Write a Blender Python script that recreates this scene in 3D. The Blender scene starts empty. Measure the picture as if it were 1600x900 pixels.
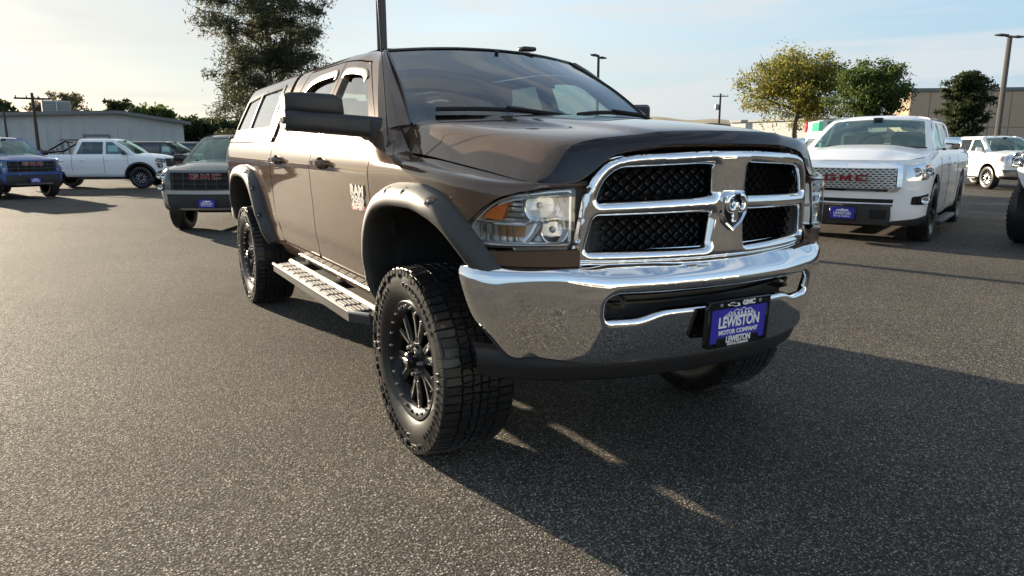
import bpy, bmesh, math, random
import numpy as np
from mathutils import Vector, Matrix
from mathutils.geometry import delaunay_2d_cdt
random.seed(7); RNG = np.random.default_rng(11)
R = math.radians
SC = bpy.context.scene
COL = SC.collection

# ------------------------------------------------------------------ camera, sky, sun, exposure
cd = bpy.data.cameras.new("camera"); cam = bpy.data.objects.new("camera", cd); COL.objects.link(cam)
cam.location = (3.0143, -2.1811, 1.4244)
YAW, PITCH = 2.61594, -0.1961
cam.rotation_euler = Vector((math.cos(PITCH)*math.cos(YAW), math.cos(PITCH)*math.sin(YAW), math.sin(PITCH))).to_track_quat('-Z', 'Y').to_euler()
cd.sensor_width = 36; cd.lens = 36*1116.5/1600; cd.clip_start = 0.05; cd.clip_end = 6000
SC.camera = cam
SC.view_settings.view_transform = 'Standard'; SC.view_settings.look = 'None'
SC.view_settings.exposure = 1.75; SC.view_settings.gamma = 1.0
SC.cycles.use_denoising = True
SC.cycles.max_bounces = 10; SC.cycles.transparent_max_bounces = 16; SC.cycles.glossy_bounces = 6
SC.cycles.sample_clamp_indirect = 6
SUN_AZ, SUN_EL = R(-164.5), R(13.0)
SUN = Vector((math.cos(SUN_EL)*math.cos(SUN_AZ), math.cos(SUN_EL)*math.sin(SUN_AZ), math.sin(SUN_EL)))
ld = bpy.data.lights.new("sun", 'SUN'); lo = bpy.data.objects.new("sun", ld); COL.objects.link(lo)
ld.energy = 4.3; ld.angle = R(0.55); ld.color = (1.0, 0.85, 0.64)
lo.rotation_euler = SUN.to_track_quat('Z', 'Y').to_euler(); lo.location = SUN*40

W = bpy.data.worlds.new("World"); SC.world = W; W.use_nodes = True

class NT:
    """small node-tree helper"""
    def __init__(s, tree): s.t = tree
    def n(s, typ, **kw):
        nd = s.t.nodes.new(typ)
        for k, v in kw.items():
            if k == 'inp':
                for a, b in v.items(): s.set(nd.inputs[a], b)
            else: setattr(nd, k, v)
        return nd
    def set(s, sock, v):
        if isinstance(v, bpy.types.NodeSocket): s.t.links.new(v, sock)
        elif isinstance(v, bpy.types.Node): s.t.links.new(v.outputs[0], sock)
        else:
            if hasattr(sock.default_value, '__len__') and not isinstance(v, str) and hasattr(v, '__len__') and len(sock.default_value) == 4 and len(v) == 3: v = (*v, 1)
            sock.default_value = v
    def math(s, op, a, b=0.0, c=0.0, clamp=False):
        nd = s.n('ShaderNodeMath', operation=op, use_clamp=clamp); s.set(nd.inputs[0], a); s.set(nd.inputs[1], b); s.set(nd.inputs[2], c); return nd.outputs[0]
    def mix(s, f, a, b, mode='MIX'):
        nd = s.n('ShaderNodeMix', data_type='RGBA', blend_type=mode); s.set(nd.inputs[0], f); s.set(nd.inputs[6], a); s.set(nd.inputs[7], b); return nd.outputs[2]
    def ramp(s, f, *stops):
        nd = s.n('ShaderNodeValToRGB'); el = nd.color_ramp.elements
        while len(el) < len(stops): el.new(0.5)
        for e, (p, c) in zip(el, stops):
            e.position = p; e.color = (*c, 1) if hasattr(c, '__len__') else (c, c, c, 1)
        s.set(nd.inputs[0], f); return nd.outputs[0]
    def noise(s, vec, scale, detail=4, rough=.55, dist=0.0):
        nd = s.n('ShaderNodeTexNoise', inp={'Scale': scale, 'Detail': detail, 'Roughness': rough, 'Distortion': dist}); s.set(nd.inputs['Vector'], vec); return nd.outputs[0]

t = NT(W.node_tree)
for nd in list(W.node_tree.nodes): W.node_tree.nodes.remove(nd)
sky = t.n('ShaderNodeTexSky', sky_type='NISHITA', sun_disc=False, sun_elevation=SUN_EL, sun_rotation=math.pi/2 - SUN_AZ, altitude=300, air_density=1.0, dust_density=.7, ozone_density=1.0)
tc = t.n('ShaderNodeTexCoord')
sep = t.n('ShaderNodeSeparateXYZ', inp={0: tc.outputs['Generated']})
# cirrus: long thin streaks, flattened towards the horizon and tilted a little
def streaks(rot, sc, loc, scale, lo_, hi_, dist=.7):
    m_ = t.n('ShaderNodeMapping', vector_type='POINT', inp={'Vector': tc.outputs['Generated'], 'Rotation': rot, 'Scale': sc, 'Location': loc})
    return t.ramp(t.noise(m_.outputs[0], scale, 8, .58, dist), (lo_, 0.0), (hi_, 1.0))
s1 = streaks((R(7), R(-6), 0), (1.0, 1.0, 11.0), (.3, .9, .2), 1.25, .45, .59)
s2 = streaks((R(3), R(-9), 0), (1.3, 1.3, 26.0), (2.3, .4, 1.1), 1.7, .46, .70, .4)
s3 = streaks((0, 0, 0), (1.0, 1.0, 3.0), (5.0, 1.0, 0.), 1.6, .35, .60, .2)
cl = t.math('MULTIPLY', t.math('MAXIMUM', s1, t.math('MULTIPLY', s2, .65)), t.math('MULTIPLY_ADD', s3, .65, .35))
# one short contrail, a plane band across the dome
def pdir(px, py):
    v = cam.rotation_euler.to_matrix() @ Vector(((px-800)/1116.5, (450-py)/1116.5, -1)); return v.normalized()
ca, cb = pdir(284, 42), pdir(330, -8); nc = ca.cross(cb).normalized(); tcx = (cb-ca).normalized(); mid_ = (ca+cb)*.5
dn = t.n('ShaderNodeVectorMath', operation='DOT_PRODUCT', inp={0: tc.outputs['Generated'], 1: tuple(nc)})
dl_ = t.n('ShaderNodeVectorMath', operation='DOT_PRODUCT', inp={0: tc.outputs['Generated'], 1: tuple(tcx)})
wob = t.math('MULTIPLY', t.math('SUBTRACT', t.noise(tc.outputs['Generated'], 60.0, 3), .5), .006)
trail = t.math('MULTIPLY', t.ramp(t.math('ABSOLUTE', t.math('ADD', dn.outputs['Value'], wob)), (.0, .9), (.0055, 0.)), t.ramp(t.math('ABSOLUTE', t.math('SUBTRACT', dl_.outputs['Value'], mid_.dot(tcx))), (.015, 1.), (.040, 0.)))
front_ = t.n('ShaderNodeVectorMath', operation='DOT_PRODUCT', inp={0: tc.outputs['Generated'], 1: tuple(mid_.normalized())})
trail = t.math('MULTIPLY', trail, t.math('GREATER_THAN', front_.outputs['Value'], .9))
# haze: thick towards the low sun and along the horizon
dt = t.n('ShaderNodeVectorMath', operation='DOT_PRODUCT', inp={0: tc.outputs['Generated'], 1: tuple(SUN)})
veil = t.ramp(dt.outputs['Value'], (0.30, 0.0), (0.90, 0.90))
hz = t.ramp(sep.outputs[2], (0.0, 0.95), (0.45, 0.10))
cov2 = t.math('MAXIMUM', veil, hz)
sidef = t.ramp(dt.outputs['Value'], (0.0, 0.0), (0.55, .55), (0.97, 1.0))
warm = t.mix(sidef, (1.02, 1.72, 2.48), (2.12, 2.30, 2.34))
sk1 = t.mix(cov2, sky.outputs[0], warm)
cloud = t.mix(sidef, (2.55, 2.72, 2.9), (2.95, 2.92, 2.75))
skyc = t.mix(t.math('MAXIMUM', t.math('MULTIPLY', cl, 0.80), trail), sk1, cloud)
bg = t.n('ShaderNodeBackground', inp={'Color': skyc, 'Strength': 0.086})
wo = t.n('ShaderNodeOutputWorld', inp={0: bg.outputs[0]})

# ------------------------------------------------------------------ materials
def mat(name, base=(.5,.5,.5), rough=.5, metal=0., **kw):
    m = bpy.data.materials.new(name); m.use_nodes = True
    b = m.node_tree.nodes['Principled BSDF']; q = NT(m.node_tree)
    q.set(b.inputs['Base Color'], base); q.set(b.inputs['Roughness'], rough); q.set(b.inputs['Metallic'], metal)
    for k, v in kw.items(): q.set(b.inputs[k.replace('_', ' ')], v)
    m.diffuse_color = (*base, 1)
    return m
def nodes(m): return NT(m.node_tree), m.node_tree.nodes['Principled BSDF']
def objco(q): return q.n('ShaderNodeTexCoord').outputs['Object']
def bump(q, b, h, strength, dist):
    nd = q.n('ShaderNodeBump', inp={'Strength': strength, 'Distance': dist, 'Height': h}); q.set(b.inputs['Normal'], nd.outputs[0]); return nd

def paint(name, base, metal=.0, rough=.3, dust=.12):
    m = mat(name, base, rough, metal, Coat_Weight=1.0, Coat_Roughness=.025)
    q, b = nodes(m); co = objco(q)
    fl = q.n('ShaderNodeTexVoronoi', inp={'Vector': co, 'Scale': 900.0})
    c = q.mix(q.math('MULTIPLY', fl.outputs['Distance'], .35), base, tuple(min(1, x*1.6) for x in base))
    d = q.ramp(q.noise(co, 3.1, 6, .62), (.42, 0.), (.80, dust))
    c = q.mix(d, c, (.30, .26, .21))
    q.set(b.inputs['Base Color'], c)
    q.set(b.inputs['Coat Roughness'], q.math('ADD', q.math('MULTIPLY', d, .25), .02)); q.set(b.inputs['Specular IOR Level'], .004)
    bump(q, b, q.noise(co, 2.2, 2), .012, .05)
    return m
M = {}
M['brown'] = paint('brown_metallic_paint', (.090, .056, .037), .10, .21)
M['white'] = paint('white_paint', (.80, .80, .79), 0, .35, .05)
M['blue'] = paint('blue_paint', (.035, .085, .26), .3, .32)
M['grey'] = paint('grey_green_paint', (.12, .13, .12), .4, .34)
M['dark'] = paint('dark_paint', (.02, .024, .03), .3, .3)
M['chrome'] = mat('chrome', (.86, .87, .88), .035, 1.0)
q, b = nodes(M['chrome']); co = objco(q)
q.set(b.inputs['Roughness'], q.ramp(q.noise(co, 9, 6, .65), (.5, .02), (.9, .06)))
bump(q, b, q.noise(co, 3.0, 2), .02, .03)
M['silver'] = mat('satin_silver', (.50, .50, .50), .36, 1.0)
M['step'] = mat('step_alloy', (.12, .115, .11), .7, 0.); M['satin'] = mat('satin_chrome', (.88, .88, .88), .30, 1.0); M['lampwall'] = mat('lamp_wall', (.78, .78, .77), .22, .45)
M['bright'] = mat('reflector_silver', (.66, .67, .68), .14, 1.0)
def plastic(name, c, r, s=260., k=.12):
    m = mat(name, c, r); q, b = nodes(m); co = objco(q)
    bump(q, b, q.noise(co, s, 3), k, .002)
    q.set(b.inputs['Roughness'], q.math('ADD', q.math('MULTIPLY', q.noise(co, 6, 5), .25), r-.12))
    d = q.ramp(q.noise(co, 4.2, 6, .6), (.45, 0.), (.85, .16))
    q.set(b.inputs['Base Color'], q.mix(d, c, (.16, .14, .11)))
    return m
M['plastic'] = plastic('black_textured_plastic', (.022, .022, .023), .5)
M['gloss'] = mat('gloss_black', (.010, .010, .011), .12)
M['flare'] = plastic('flare_plastic', (.034, .034, .034), .46)
M['shield'] = mat('smoked_acrylic', (.010, .010, .012), .10)
M['valance'] = mat('valance_plastic', (.008, .008, .009), .6)
M['matte'] = mat('matte_black', (.008, .008, .008), .85)
M['liner'] = mat('liner_black', (.012, .012, .012), .8)
M['seat'] = mat('seat_cloth', (.05, .048, .046), .85)
M['dash'] = mat('dash_vinyl', (.018, .018, .019), .55)
M['tyre'] = mat('tyre_rubber', (.018, .018, .019), .36)
q, b = nodes(M['tyre']); co = objco(q)
bump(q, b, q.noise(co, 130, 4), .18, .003)
dd = q.ramp(q.noise(co, 22, 6, .65), (.54, 0.), (.85, .28))
q.set(b.inputs['Base Color'], q.mix(dd, (.015, .015, .016), (.10, .09, .075)))
q.set(b.inputs['Roughness'], q.math('ADD', q.math('MULTIPLY', dd, .5), .34))
M['rim'] = mat('black_rim', (.006, .006, .007), .30, 0., Specular_IOR_Level=.3)
M['mach'] = mat('machined_alloy', (.55, .55, .55), .3, 1.0)
M['amber'] = mat('amber_lens', (.85, .20, .02), .12, 0., Transmission_Weight=.35)
M['amber_dim'] = mat('clear_amber', (.60, .36, .20), .12, .5); M['steprail'] = mat('step_rail', (.40, .39, .37), .4, .8)
M['red'] = mat('red_lens', (.24, .02, .02), .15)
M['bulb'] = mat('bulb_glass', (.45, .46, .48), .06, .5)
M['plateblue'] = mat('plate_blue', (.035, .030, .36), .35)
M['ink'] = mat('white_print', (.80, .80, .80), .45)
M['redink'] = mat('red_print', (.55, .05, .04), .4)
M['paper'] = mat('paper', (.72, .73, .74), .7)
M['mirror'] = mat('mirror_glass', (.8, .82, .84), .02, 1.0)

def glass(name, tint, refl=.06, rough=0.0, rc=(1, 1, 1)):
    m = bpy.data.materials.new(name); m.use_nodes = True; q = NT(m.node_tree)
    for nd in list(m.node_tree.nodes): m.node_tree.nodes.remove(nd)
    g_ = q.n('ShaderNodeNewGeometry'); dp = q.n('ShaderNodeVectorMath', operation='DOT_PRODUCT', inp={0: g_.outputs['Normal'], 1: g_.outputs['Incoming']})
    fr = q.math('MULTIPLY_ADD', q.math('POWER', q.math('SUBTRACT', 1.0, q.math('ABSOLUTE', dp.outputs['Value'])), 5.0), .92, .08)   # two-faced pane
    tr = q.n('ShaderNodeBsdfTransparent', inp={'Color': (*tint, 1)})
    gl = q.n('ShaderNodeBsdfGlossy', inp={'Color': (*rc, 1), 'Roughness': rough})
    f = q.math('MINIMUM', q.math('ADD', fr, refl-.06), 1.0)
    mx = q.n('ShaderNodeMixShader', inp={0: f, 1: tr.outputs[0], 2: gl.outputs[0]})
    q.n('ShaderNodeOutputMaterial', inp={0: mx.outputs[0]})
    m.diffuse_color = (*tint, 1)
    return m
M['glass'] = glass('windscreen_glass', (.66, .82, .80), .13)
M['glassdark'] = glass('tinted_glass', (.20, .25, .24), .34)
M['sideglass'] = glass('door_pane_glass', (.50, .60, .57), .26)
M['lens'] = glass('clear_lens', (.94, .95, .95), .045)

# ------------------------------------------------------------------ geometry helpers
def link(name, me, parent=None):
    o = bpy.data.objects.new(name, me); COL.objects.link(o)
    if parent is not None: o.parent = parent
    return o
class MB:
    """collects verts/faces; build() links ONE object"""
    def __init__(s): s.v = []; s.f = []; s.mi = []; s.sm = []; s.nv = 0
    def add(s, V, F, mi=0, sm=True):
        V = np.asarray(V, float).reshape(-1, 3); o = s.nv
        s.v.append(V); s.nv += len(V)
        for f in F: s.f.append([i+o for i in f]); s.mi.append(mi); s.sm.append(sm)
        return s
    def bm(s, bm_, mi=0, sm=True):
        bm_.verts.index_update()
        V = [v.co[:] for v in bm_.verts]; F = [[v.index for v in f.verts] for f in bm_.faces]; bm_.free()
        return s.add(V, F, mi, sm)
    def xf(s, mtx):
        mtx = np.array(mtx)
        for i, V in enumerate(s.v): s.v[i] = V@mtx[:3, :3].T + mtx[:3, 3]
        return s
    def mirror(s):
        o = MB(); o.v = [V*np.array([1, -1, 1]) for V in s.v]; o.f = [f[::-1] for f in s.f]; o.mi = list(s.mi); o.sm = list(s.sm); o.nv = s.nv; return o
    def join(s, o):
        b = s.nv; s.v += o.v; s.f += [[i+b for i in f] for f in o.f]; s.mi += o.mi; s.sm += o.sm; s.nv += o.nv; return s
    def mesh(s, name, mats, ang=40):
        me = bpy.data.meshes.new(name)
        V = np.concatenate(s.v) if s.v else np.zeros((0, 3))
        me.from_pydata(V.tolist(), [], s.f)
        for m in (mats if isinstance(mats, (list, tuple)) else [mats]): me.materials.append(m)
        if len(s.f):
            me.polygons.foreach_set('use_smooth', s.sm); me.polygons.foreach_set('material_index', s.mi)
        me.validate()
        if any(s.sm): me.set_sharp_from_angle(angle=R(ang))
        return me
    def build(s, name, mats, parent=None, ang=40): return link(name, s.mesh(name, mats, ang), parent)

def box(mb, c, s, r=0.0, mi=0, rot=None, seg=1):
    b = bmesh.new(); bmesh.ops.create_cube(b, size=1.0); bmesh.ops.scale(b, vec=Vector(s), verts=b.verts)
    if r > 0: bmesh.ops.bevel(b, geom=b.edges[:]+b.verts[:], offset=min(r, min(s)*.49), segments=seg, profile=.5, affect='EDGES')
    if rot is not None: bmesh.ops.transform(b, matrix=rot.to_4x4(), verts=b.verts)
    bmesh.ops.translate(b, vec=Vector(c), verts=b.verts)
    return mb.bm(b, mi)
def frames(P):
    P = np.asarray(P, float); T = np.gradient(P, axis=0); T /= np.linalg.norm(T, axis=1)[:, None]+1e-12
    up = np.array([0, 0, 1.]) if abs(T[0, 2]) < .9 else np.array([1., 0, 0])
    N = np.empty_like(P); n = up - T[0]*(up@T[0]); n /= np.linalg.norm(n); N[0] = n
    for i in range(1, len(P)):
        n = n - T[i]*(n@T[i]); n /= np.linalg.norm(n)+1e-12; N[i] = n
    return P, T, N, np.cross(T, N)
def tube(mb, P, r, n=8, mi=0, cap=True):
    P, T, N, B = frames(P); r = np.broadcast_to(np.asarray(r, float), (len(P),))
    a = np.linspace(0, 2*np.pi, n, endpoint=False)
    V = P[:, None] + r[:, None, None]*(np.cos(a)[None, :, None]*N[:, None] + np.sin(a)[None, :, None]*B[:, None])
    F = [[i*n+j, i*n+(j+1) % n, (i+1)*n+(j+1) % n, (i+1)*n+j] for i in range(len(P)-1) for j in range(n)]
    if cap: F += [list(range(n))[::-1], [(len(P)-1)*n+j for j in range(n)]]
    return mb.add(V.reshape(-1, 3), F, mi)
def sweep(mb, P, N, prof, mi=0, closed=False, cap=True):
    """profile points (a,b): a along N[i], b along B[i]; explicit frames"""
    P = np.asarray(P, float); N = np.asarray(N, float); T = np.gradient(P, axis=0); T /= np.linalg.norm(T, axis=1)[:, None]
    B = np.cross(T, N); B /= np.linalg.norm(B, axis=1)[:, None]
    pr = np.asarray(prof, float); n = len(pr)
    V = P[:, None] + pr[None, :, 0, None]*N[:, None] + pr[None, :, 1, None]*B[:, None]
    m = n if closed else n-1
    F = [[i*n+j, i*n+(j+1) % n, (i+1)*n+(j+1) % n, (i+1)*n+j] for i in range(len(P)-1) for j in range(m)]
    if cap: F += [list(range(n))[::-1], [(len(P)-1)*n+j for j in range(n)]]
    return mb.add(V.reshape(-1, 3), F, mi)
def lathe(mb, prof, n=48, axis='y', c=(0, 0, 0), mi=0):
    """profile (radius, along axis)"""
    pr = np.asarray(prof, float); a = np.linspace(0, 2*np.pi, n, endpoint=False); m = len(pr)
    ca, sa = np.cos(a)[:, None]*pr[None, :, 0], np.sin(a)[:, None]*pr[None, :, 0]; h = np.broadcast_to(pr[None, :, 1], ca.shape)
    V = {'y': np.stack([ca, h, sa], -1), 'z': np.stack([ca, sa, h], -1), 'x': np.stack([h, ca, sa], -1)}[axis].reshape(-1, 3) + np.array(c)
    F = []
    for i in range(n):
        k = (i+1) % n
        for j in range(m-1):
            f = [i*m+j, k*m+j, k*m+j+1, i*m+j+1]
            F.append(f if axis != 'y' else f[::-1])
    return mb.add(V, F, mi)
def prism(mb, poly, d0, d1, fn, mi=0, sm=False):
    """extrude a 2D polygon; fn(a,b,d)->xyz"""
    n = len(poly)
    V = [fn(a, b, d0) for a, b in poly] + [fn(a, b, d1) for a, b in poly]
    F = [list(range(n))[::-1], [n+i for i in range(n)]] + [[i, (i+1) % n, n+(i+1) % n, n+i] for i in range(n)]
    return mb.add(V, F, mi, sm)

def pchip_d(xk, Y):
    h = np.diff(xk).reshape((-1,)+(1,)*(Y.ndim-1)); dl = np.diff(Y, axis=0)/h
    d = np.zeros_like(Y); w1 = 2*h[1:]+h[:-1]; w2 = h[1:]+2*h[:-1]
    with np.errstate(all='ignore'):
        hm = (w1+w2)/(w1/dl[:-1]+w2/dl[1:])
    d[1:-1] = np.where(dl[:-1]*dl[1:] > 0, np.nan_to_num(hm), 0.)
    d[0] = dl[0]; d[-1] = dl[-1]
    return d
def herm(t, h, y0, y1, d0, d1):
    t2 = t*t; t3 = t2*t
    return (2*t3-3*t2+1)*y0 + (t3-2*t2+t)*h*d0 + (-2*t3+3*t2)*y1 + (t3-t2)*h*d1
class Net:
    def __init__(s, u, v, P):
        s.u = np.array(u, float); s.v = np.array(v, float); s.P = np.array(P, float); s.D = pchip_d(s.u, s.P)
    def __call__(s, UV):
        UV = np.asarray(UV, float).reshape(-1, 2); uu = np.clip(UV[:, 0], s.u[0], s.u[-1]); vv = np.clip(UV[:, 1], s.v[0], s.v[-1])
        i = np.clip(np.searchsorted(s.u, uu, 'right')-1, 0, len(s.u)-2); h = s.u[i+1]-s.u[i]; t = ((uu-s.u[i])/h)[:, None, None]
        A = herm(t, h[:, None, None], s.P[i], s.P[i+1], s.D[i], s.D[i+1])         # N,nv,3
        D = np.moveaxis(pchip_d(s.v, np.moveaxis(A, 1, 0)), 0, 1)
        j = np.clip(np.searchsorted(s.v, vv, 'right')-1, 0, len(s.v)-2); k = np.arange(len(vv)); hv = (s.v[j+1]-s.v[j])[:, None]; tv = ((vv-s.v[j])[:, None])/hv
        return herm(tv, hv, A[k, j], A[k, j+1], D[k, j], D[k, j+1])
def pip(pt, poly):
    x, y = pt[:, 0], pt[:, 1]; ins = np.zeros(len(pt), bool); n = len(poly); j = n-1
    for i in range(n):
        xi, yi = poly[i]; xj, yj = poly[j]
        c = ((yi > y) != (yj > y)); 
        with np.errstate(all='ignore'): xx = (xj-xi)*(y-yi)/(yj-yi)+xi
        ins ^= c & (x < xx); j = i
    return ins
def segdist(pt, poly):
    d = np.full(len(pt), 1e9); n = len(poly)
    for i in range(n):
        a = np.array(poly[i]); b_ = np.array(poly[(i+1) % n]); ab = b_-a
        tt = np.clip(((pt-a)@ab)/(ab@ab+1e-18), 0, 1); d = np.minimum(d, np.linalg.norm(pt-(a+tt[:, None]*ab), axis=1))
    return d
def offs(poly, d):
    P = resample(poly, .012); T = np.roll(P, -1, 0)-np.roll(P, 1, 0); T /= np.linalg.norm(T, axis=1)[:, None]+1e-12; N = np.stack([T[:, 1], -T[:, 0]], 1)
    if pip((P+N*1e-4), poly).mean() > .5: N = -N
    Q = P+N*d; k = segdist(Q, poly) > d*.93
    return Q[k]
def resample(poly, res):
    out = []; n = len(poly)
    for i in range(n):
        a = np.array(poly[i], float); b_ = np.array(poly[(i+1) % n], float); k = max(1, int(math.ceil(np.linalg.norm(b_-a)/res)))
        for j in range(k): out.append(a+(b_-a)*j/k)
    return np.array(out)
def rnd(poly, r, seg=5):
    """round the corners of a polygon; r scalar or per-vertex list"""
    n = len(poly); out = []
    rr = r if hasattr(r, '__len__') else [r]*n
    for i in range(n):
        p0, p1, p2 = (np.array(poly[k % n], float) for k in (i-1, i, i+1))
        a = p0-p1; c = p2-p1; la, lc = np.linalg.norm(a), np.linalg.norm(c); a /= la; c /= lc
        q_ = min(rr[i], la*.49, lc*.49)
        if q_ < 1e-4: out.append(tuple(p1)); continue
        A, C = p1+a*q_, p1+c*q_
        for k in range(seg+1):
            t_ = k/seg; out.append(tuple((1-t_)**2*A+2*t_*(1-t_)*p1+t_*t_*C))
    return out
def panel(S, outline, holes=(), res=.03, thick=.02, out=(0, -1, 0), off=0.0, rings=(), mb=None, mi=0, post=None):
    """a trimmed piece of the surface S(uv)->xyz with a turned-in edge of real thickness"""
    loops = [resample(outline, res)] + [resample(h, res) for h in holes]
    extra = [np.asarray(r_, float) for r_ in rings]
    allb = np.concatenate(loops); lo_, hi_ = allb.min(0), allb.max(0)
    gx = np.arange(lo_[0]+res/2, hi_[0], res); gy = np.arange(lo_[1]+res/2, hi_[1], res)
    G = np.stack(np.meshgrid(gx, gy), -1).reshape(-1, 2) if len(gx) and len(gy) else np.zeros((0, 2))
    if len(G):
        k = pip(G, loops[0])
        for h in loops[1:]: k &= ~pip(G, h)
        G = G[k]
    if len(G): 
        dd_ = np.full(len(G), 1e9)
        for l in loops+extra: dd_ = np.minimum(dd_, segdist(G, l))
        G = G[dd_ > res*.45]
    E = []; o = 0
    for l in loops+extra:
        n = len(l); E += [(o+i, o+(i+1) % n) for i in range(n)]; o += n
    pts = np.concatenate(loops+extra+[G])
    r_ = delaunay_2d_cdt([Vector(p) for p in pts], E, [], 0, 1e-7)
    P2 = np.array([p[:] for p in r_[0]]); F = np.array([f for f in r_[2] if len(f) == 3])
    cen = P2[F].mean(1); k = pip(cen, loops[0])
    for h in loops[1:]: k &= ~pip(cen, h)
    F = F[k]
    P3 = S(P2)
    if post is not None: P3 = post(P3, P2)
    nr = np.cross(P3[F[:, 1]]-P3[F[:, 0]], P3[F[:, 2]]-P3[F[:, 0]])
    if (nr.sum(0)@np.array(out, float)) < 0: F = F[:, ::-1]; nr = -nr
    VN = np.zeros_like(P3)
    for c_ in range(3): np.add.at(VN, F[:, c_], nr)
    VN /= np.linalg.norm(VN, axis=1)[:, None]+1e-15
    P3 = P3+VN*off
    mb = mb or MB(); mb.add(P3, F.tolist(), mi)
    if thick:
        ed = {}
        for f in F:
            for a_, b_ in ((f[0], f[1]), (f[1], f[2]), (f[2], f[0])):
                if (b_, a_) in ed: del ed[(b_, a_)]
                else: ed[(a_, b_)] = 1
        ids = sorted({i for e in ed for i in e}); ix = {i: n for n, i in enumerate(ids)}; n = len(ids)
        top = P3[ids]; bot = top-VN[ids]*thick
        mb.add(np.concatenate([top, bot]), [[ix[b_], ix[a_], n+ix[a_], n+ix[b_]] for a_, b_ in ed], mi)
    return mb
def grid(S, u0, u1, nu, v0, v1, nv, out=(0, 0, 1), mb=None, mi=0, off=0.):
    U, Vv = np.meshgrid(np.linspace(u0, u1, nu), np.linspace(v0, v1, nv), indexing='ij')
    P3 = S(np.stack([U, Vv], -1).reshape(-1, 2)); F = np.array([[i*nv+j, (i+1)*nv+j, (i+1)*nv+j+1, i*nv+j+1] for i in range(nu-1) for j in range(nv-1)])
    nr = np.cross(P3[F[:, 1]]-P3[F[:, 0]], P3[F[:, 2]]-P3[F[:, 0]])
    if nr.sum(0)@np.array(out, float) < 0: F = F[:, ::-1]
    mb = mb or MB(); return mb.add(P3, F.tolist(), mi)

def text_mb(s, size, ex=.002, sx=1.0, off=0.0, spacing=1.0, mtx=None, mb=None, mi=0, shear=0.):
    cu = bpy.data.curves.new('t', 'FONT'); cu.body = s; cu.size = size; cu.extrude = ex; cu.offset = off; cu.align_x = 'CENTER'; cu.align_y = 'CENTER'; cu.space_character = spacing; cu.resolution_u = 3; cu.shear = shear
    o = bpy.data.objects.new('t', cu); COL.objects.link(o); bpy.context.view_layer.update()
    me = bpy.data.meshes.new_from_object(o.evaluated_get(bpy.context.evaluated_depsgraph_get()))
    V = np.array([v.co[:] for v in me.vertices]).reshape(-1, 3)*np.array([sx, 1, 1]); F = [list(p.vertices) for p in me.polygons]
    bpy.data.objects.remove(o); bpy.data.curves.remove(cu); bpy.data.meshes.remove(me)
    if mtx is not None:
        m_ = np.array(mtx); V = V@m_[:3, :3].T+m_[:3, 3]
    mb = mb or MB(); return mb.add(V, F, mi, False)
def basis(o, ex, ey):
    ex = Vector(ex).normalized(); ey = Vector(ey); ey = (ey-ex*ey.dot(ex)).normalized(); ez = ex.cross(ey)
    m_ = Matrix.Identity(4)
    for i in range(3): m_[i][0], m_[i][1], m_[i][2], m_[i][3] = ex[i], ey[i], ez[i], o[i]
    return m_
def thing(name, label, cat, loc=(0, 0, 0), rz=0, group=None, o=None, scale=1.0):
    if o is None: o = link(name, None); o.empty_display_size = .2
    o.location = loc; o.rotation_euler = (0, 0, rz); o.scale = (scale,)*3
    o['label'] = label; o['category'] = cat
    if group: o['group'] = group
    return o
def struct(o, kind='structure'): o['kind'] = kind; return o
def empty(name, parent, loc=(0, 0, 0), rot=(0, 0, 0)):
    o = link(name, None, parent); o.location = loc; o.rotation_euler = rot; o.empty_display_size = .1; return o
def clone(o, parent=None):
    c = o.copy(); COL.objects.link(c); c.parent = parent
    for ch in list(o.children): clone(ch, c)
    return c

def rsec(y, x0, x1, z0, z1, r): 
    return [(xx, y, zz_) for xx, zz_ in rnd([(x0, z0), (x1, z0), (x1, z1), (x0, z1)], r, 4)]
def loft(mb, secs, mi=0):
    n = len(secs[0]); V = [p for s_ in secs for p in s_]; F = [[i*n+j, (i+1)*n+j, (i+1)*n+(j+1) % n, i*n+(j+1) % n] for i in range(len(secs)-1) for j in range(n)]
    F += [list(range(n)), [(len(secs)-1)*n+j for j in range(n)][::-1]]
    return mb.add(V, F, mi)
# ------------------------------------------------------------------ ground
gm = mat('asphalt', (.1, .1, .1), .85); q, b = nodes(gm); co = objco(q)
v1 = q.n('ShaderNodeTexVoronoi', inp={'Vector': co, 'Scale': 120.0, 'Randomness': 1.0}); v2 = q.n('ShaderNodeTexVoronoi', inp={'Vector': co, 'Scale': 290.0})
st1 = q.n('ShaderNodeSeparateColor', inp={0: v1.outputs['Color']}); st2 = q.n('ShaderNodeSeparateColor', inp={0: v2.outputs['Color']})
stone = q.ramp(st1.outputs[0], (0.0, (.036, .033, .030)), (.36, (.092, .085, .076)), (.68, (.22, .203, .178)), (.90, (.34, .318, .285)), (1.0, (.52, .50, .46)))
fine = q.ramp(st2.outputs[1], (0., (.03, .028, .026)), (.7, (.160, .147, .129)), (1., (.30, .275, .24)))
body = q.mix(q.math('GREATER_THAN', st1.outputs[1], .42), fine, stone)
binder = q.ramp(v1.outputs['Distance'], (.28, 0.), (.58, .92))
c = q.mix(binder, body, (.030, .028, .026))
pat = q.noise(co, .35, 6, .6); pat2 = q.noise(co, 2.4, 5, .65)
c = q.mix(1.0, c, q.ramp(pat, (.30, (.84, .83, .81)), (.70, (1.55, 1.49, 1.40))), 'MULTIPLY')
c = q.mix(q.ramp(pat2, (.55, 0.), (.80, .35)), c, (.16, .125, .095))
oil = q.ramp(q.noise(co, .9, 3, .5), (.70, 0.), (.82, .55)); c = q.mix(oil, c, (.028, .027, .026))
q.set(b.inputs['Base Color'], c)
q.set(b.inputs['Roughness'], q.ramp(st1.outputs[2], (0., .7), (1., 1.)))
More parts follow.
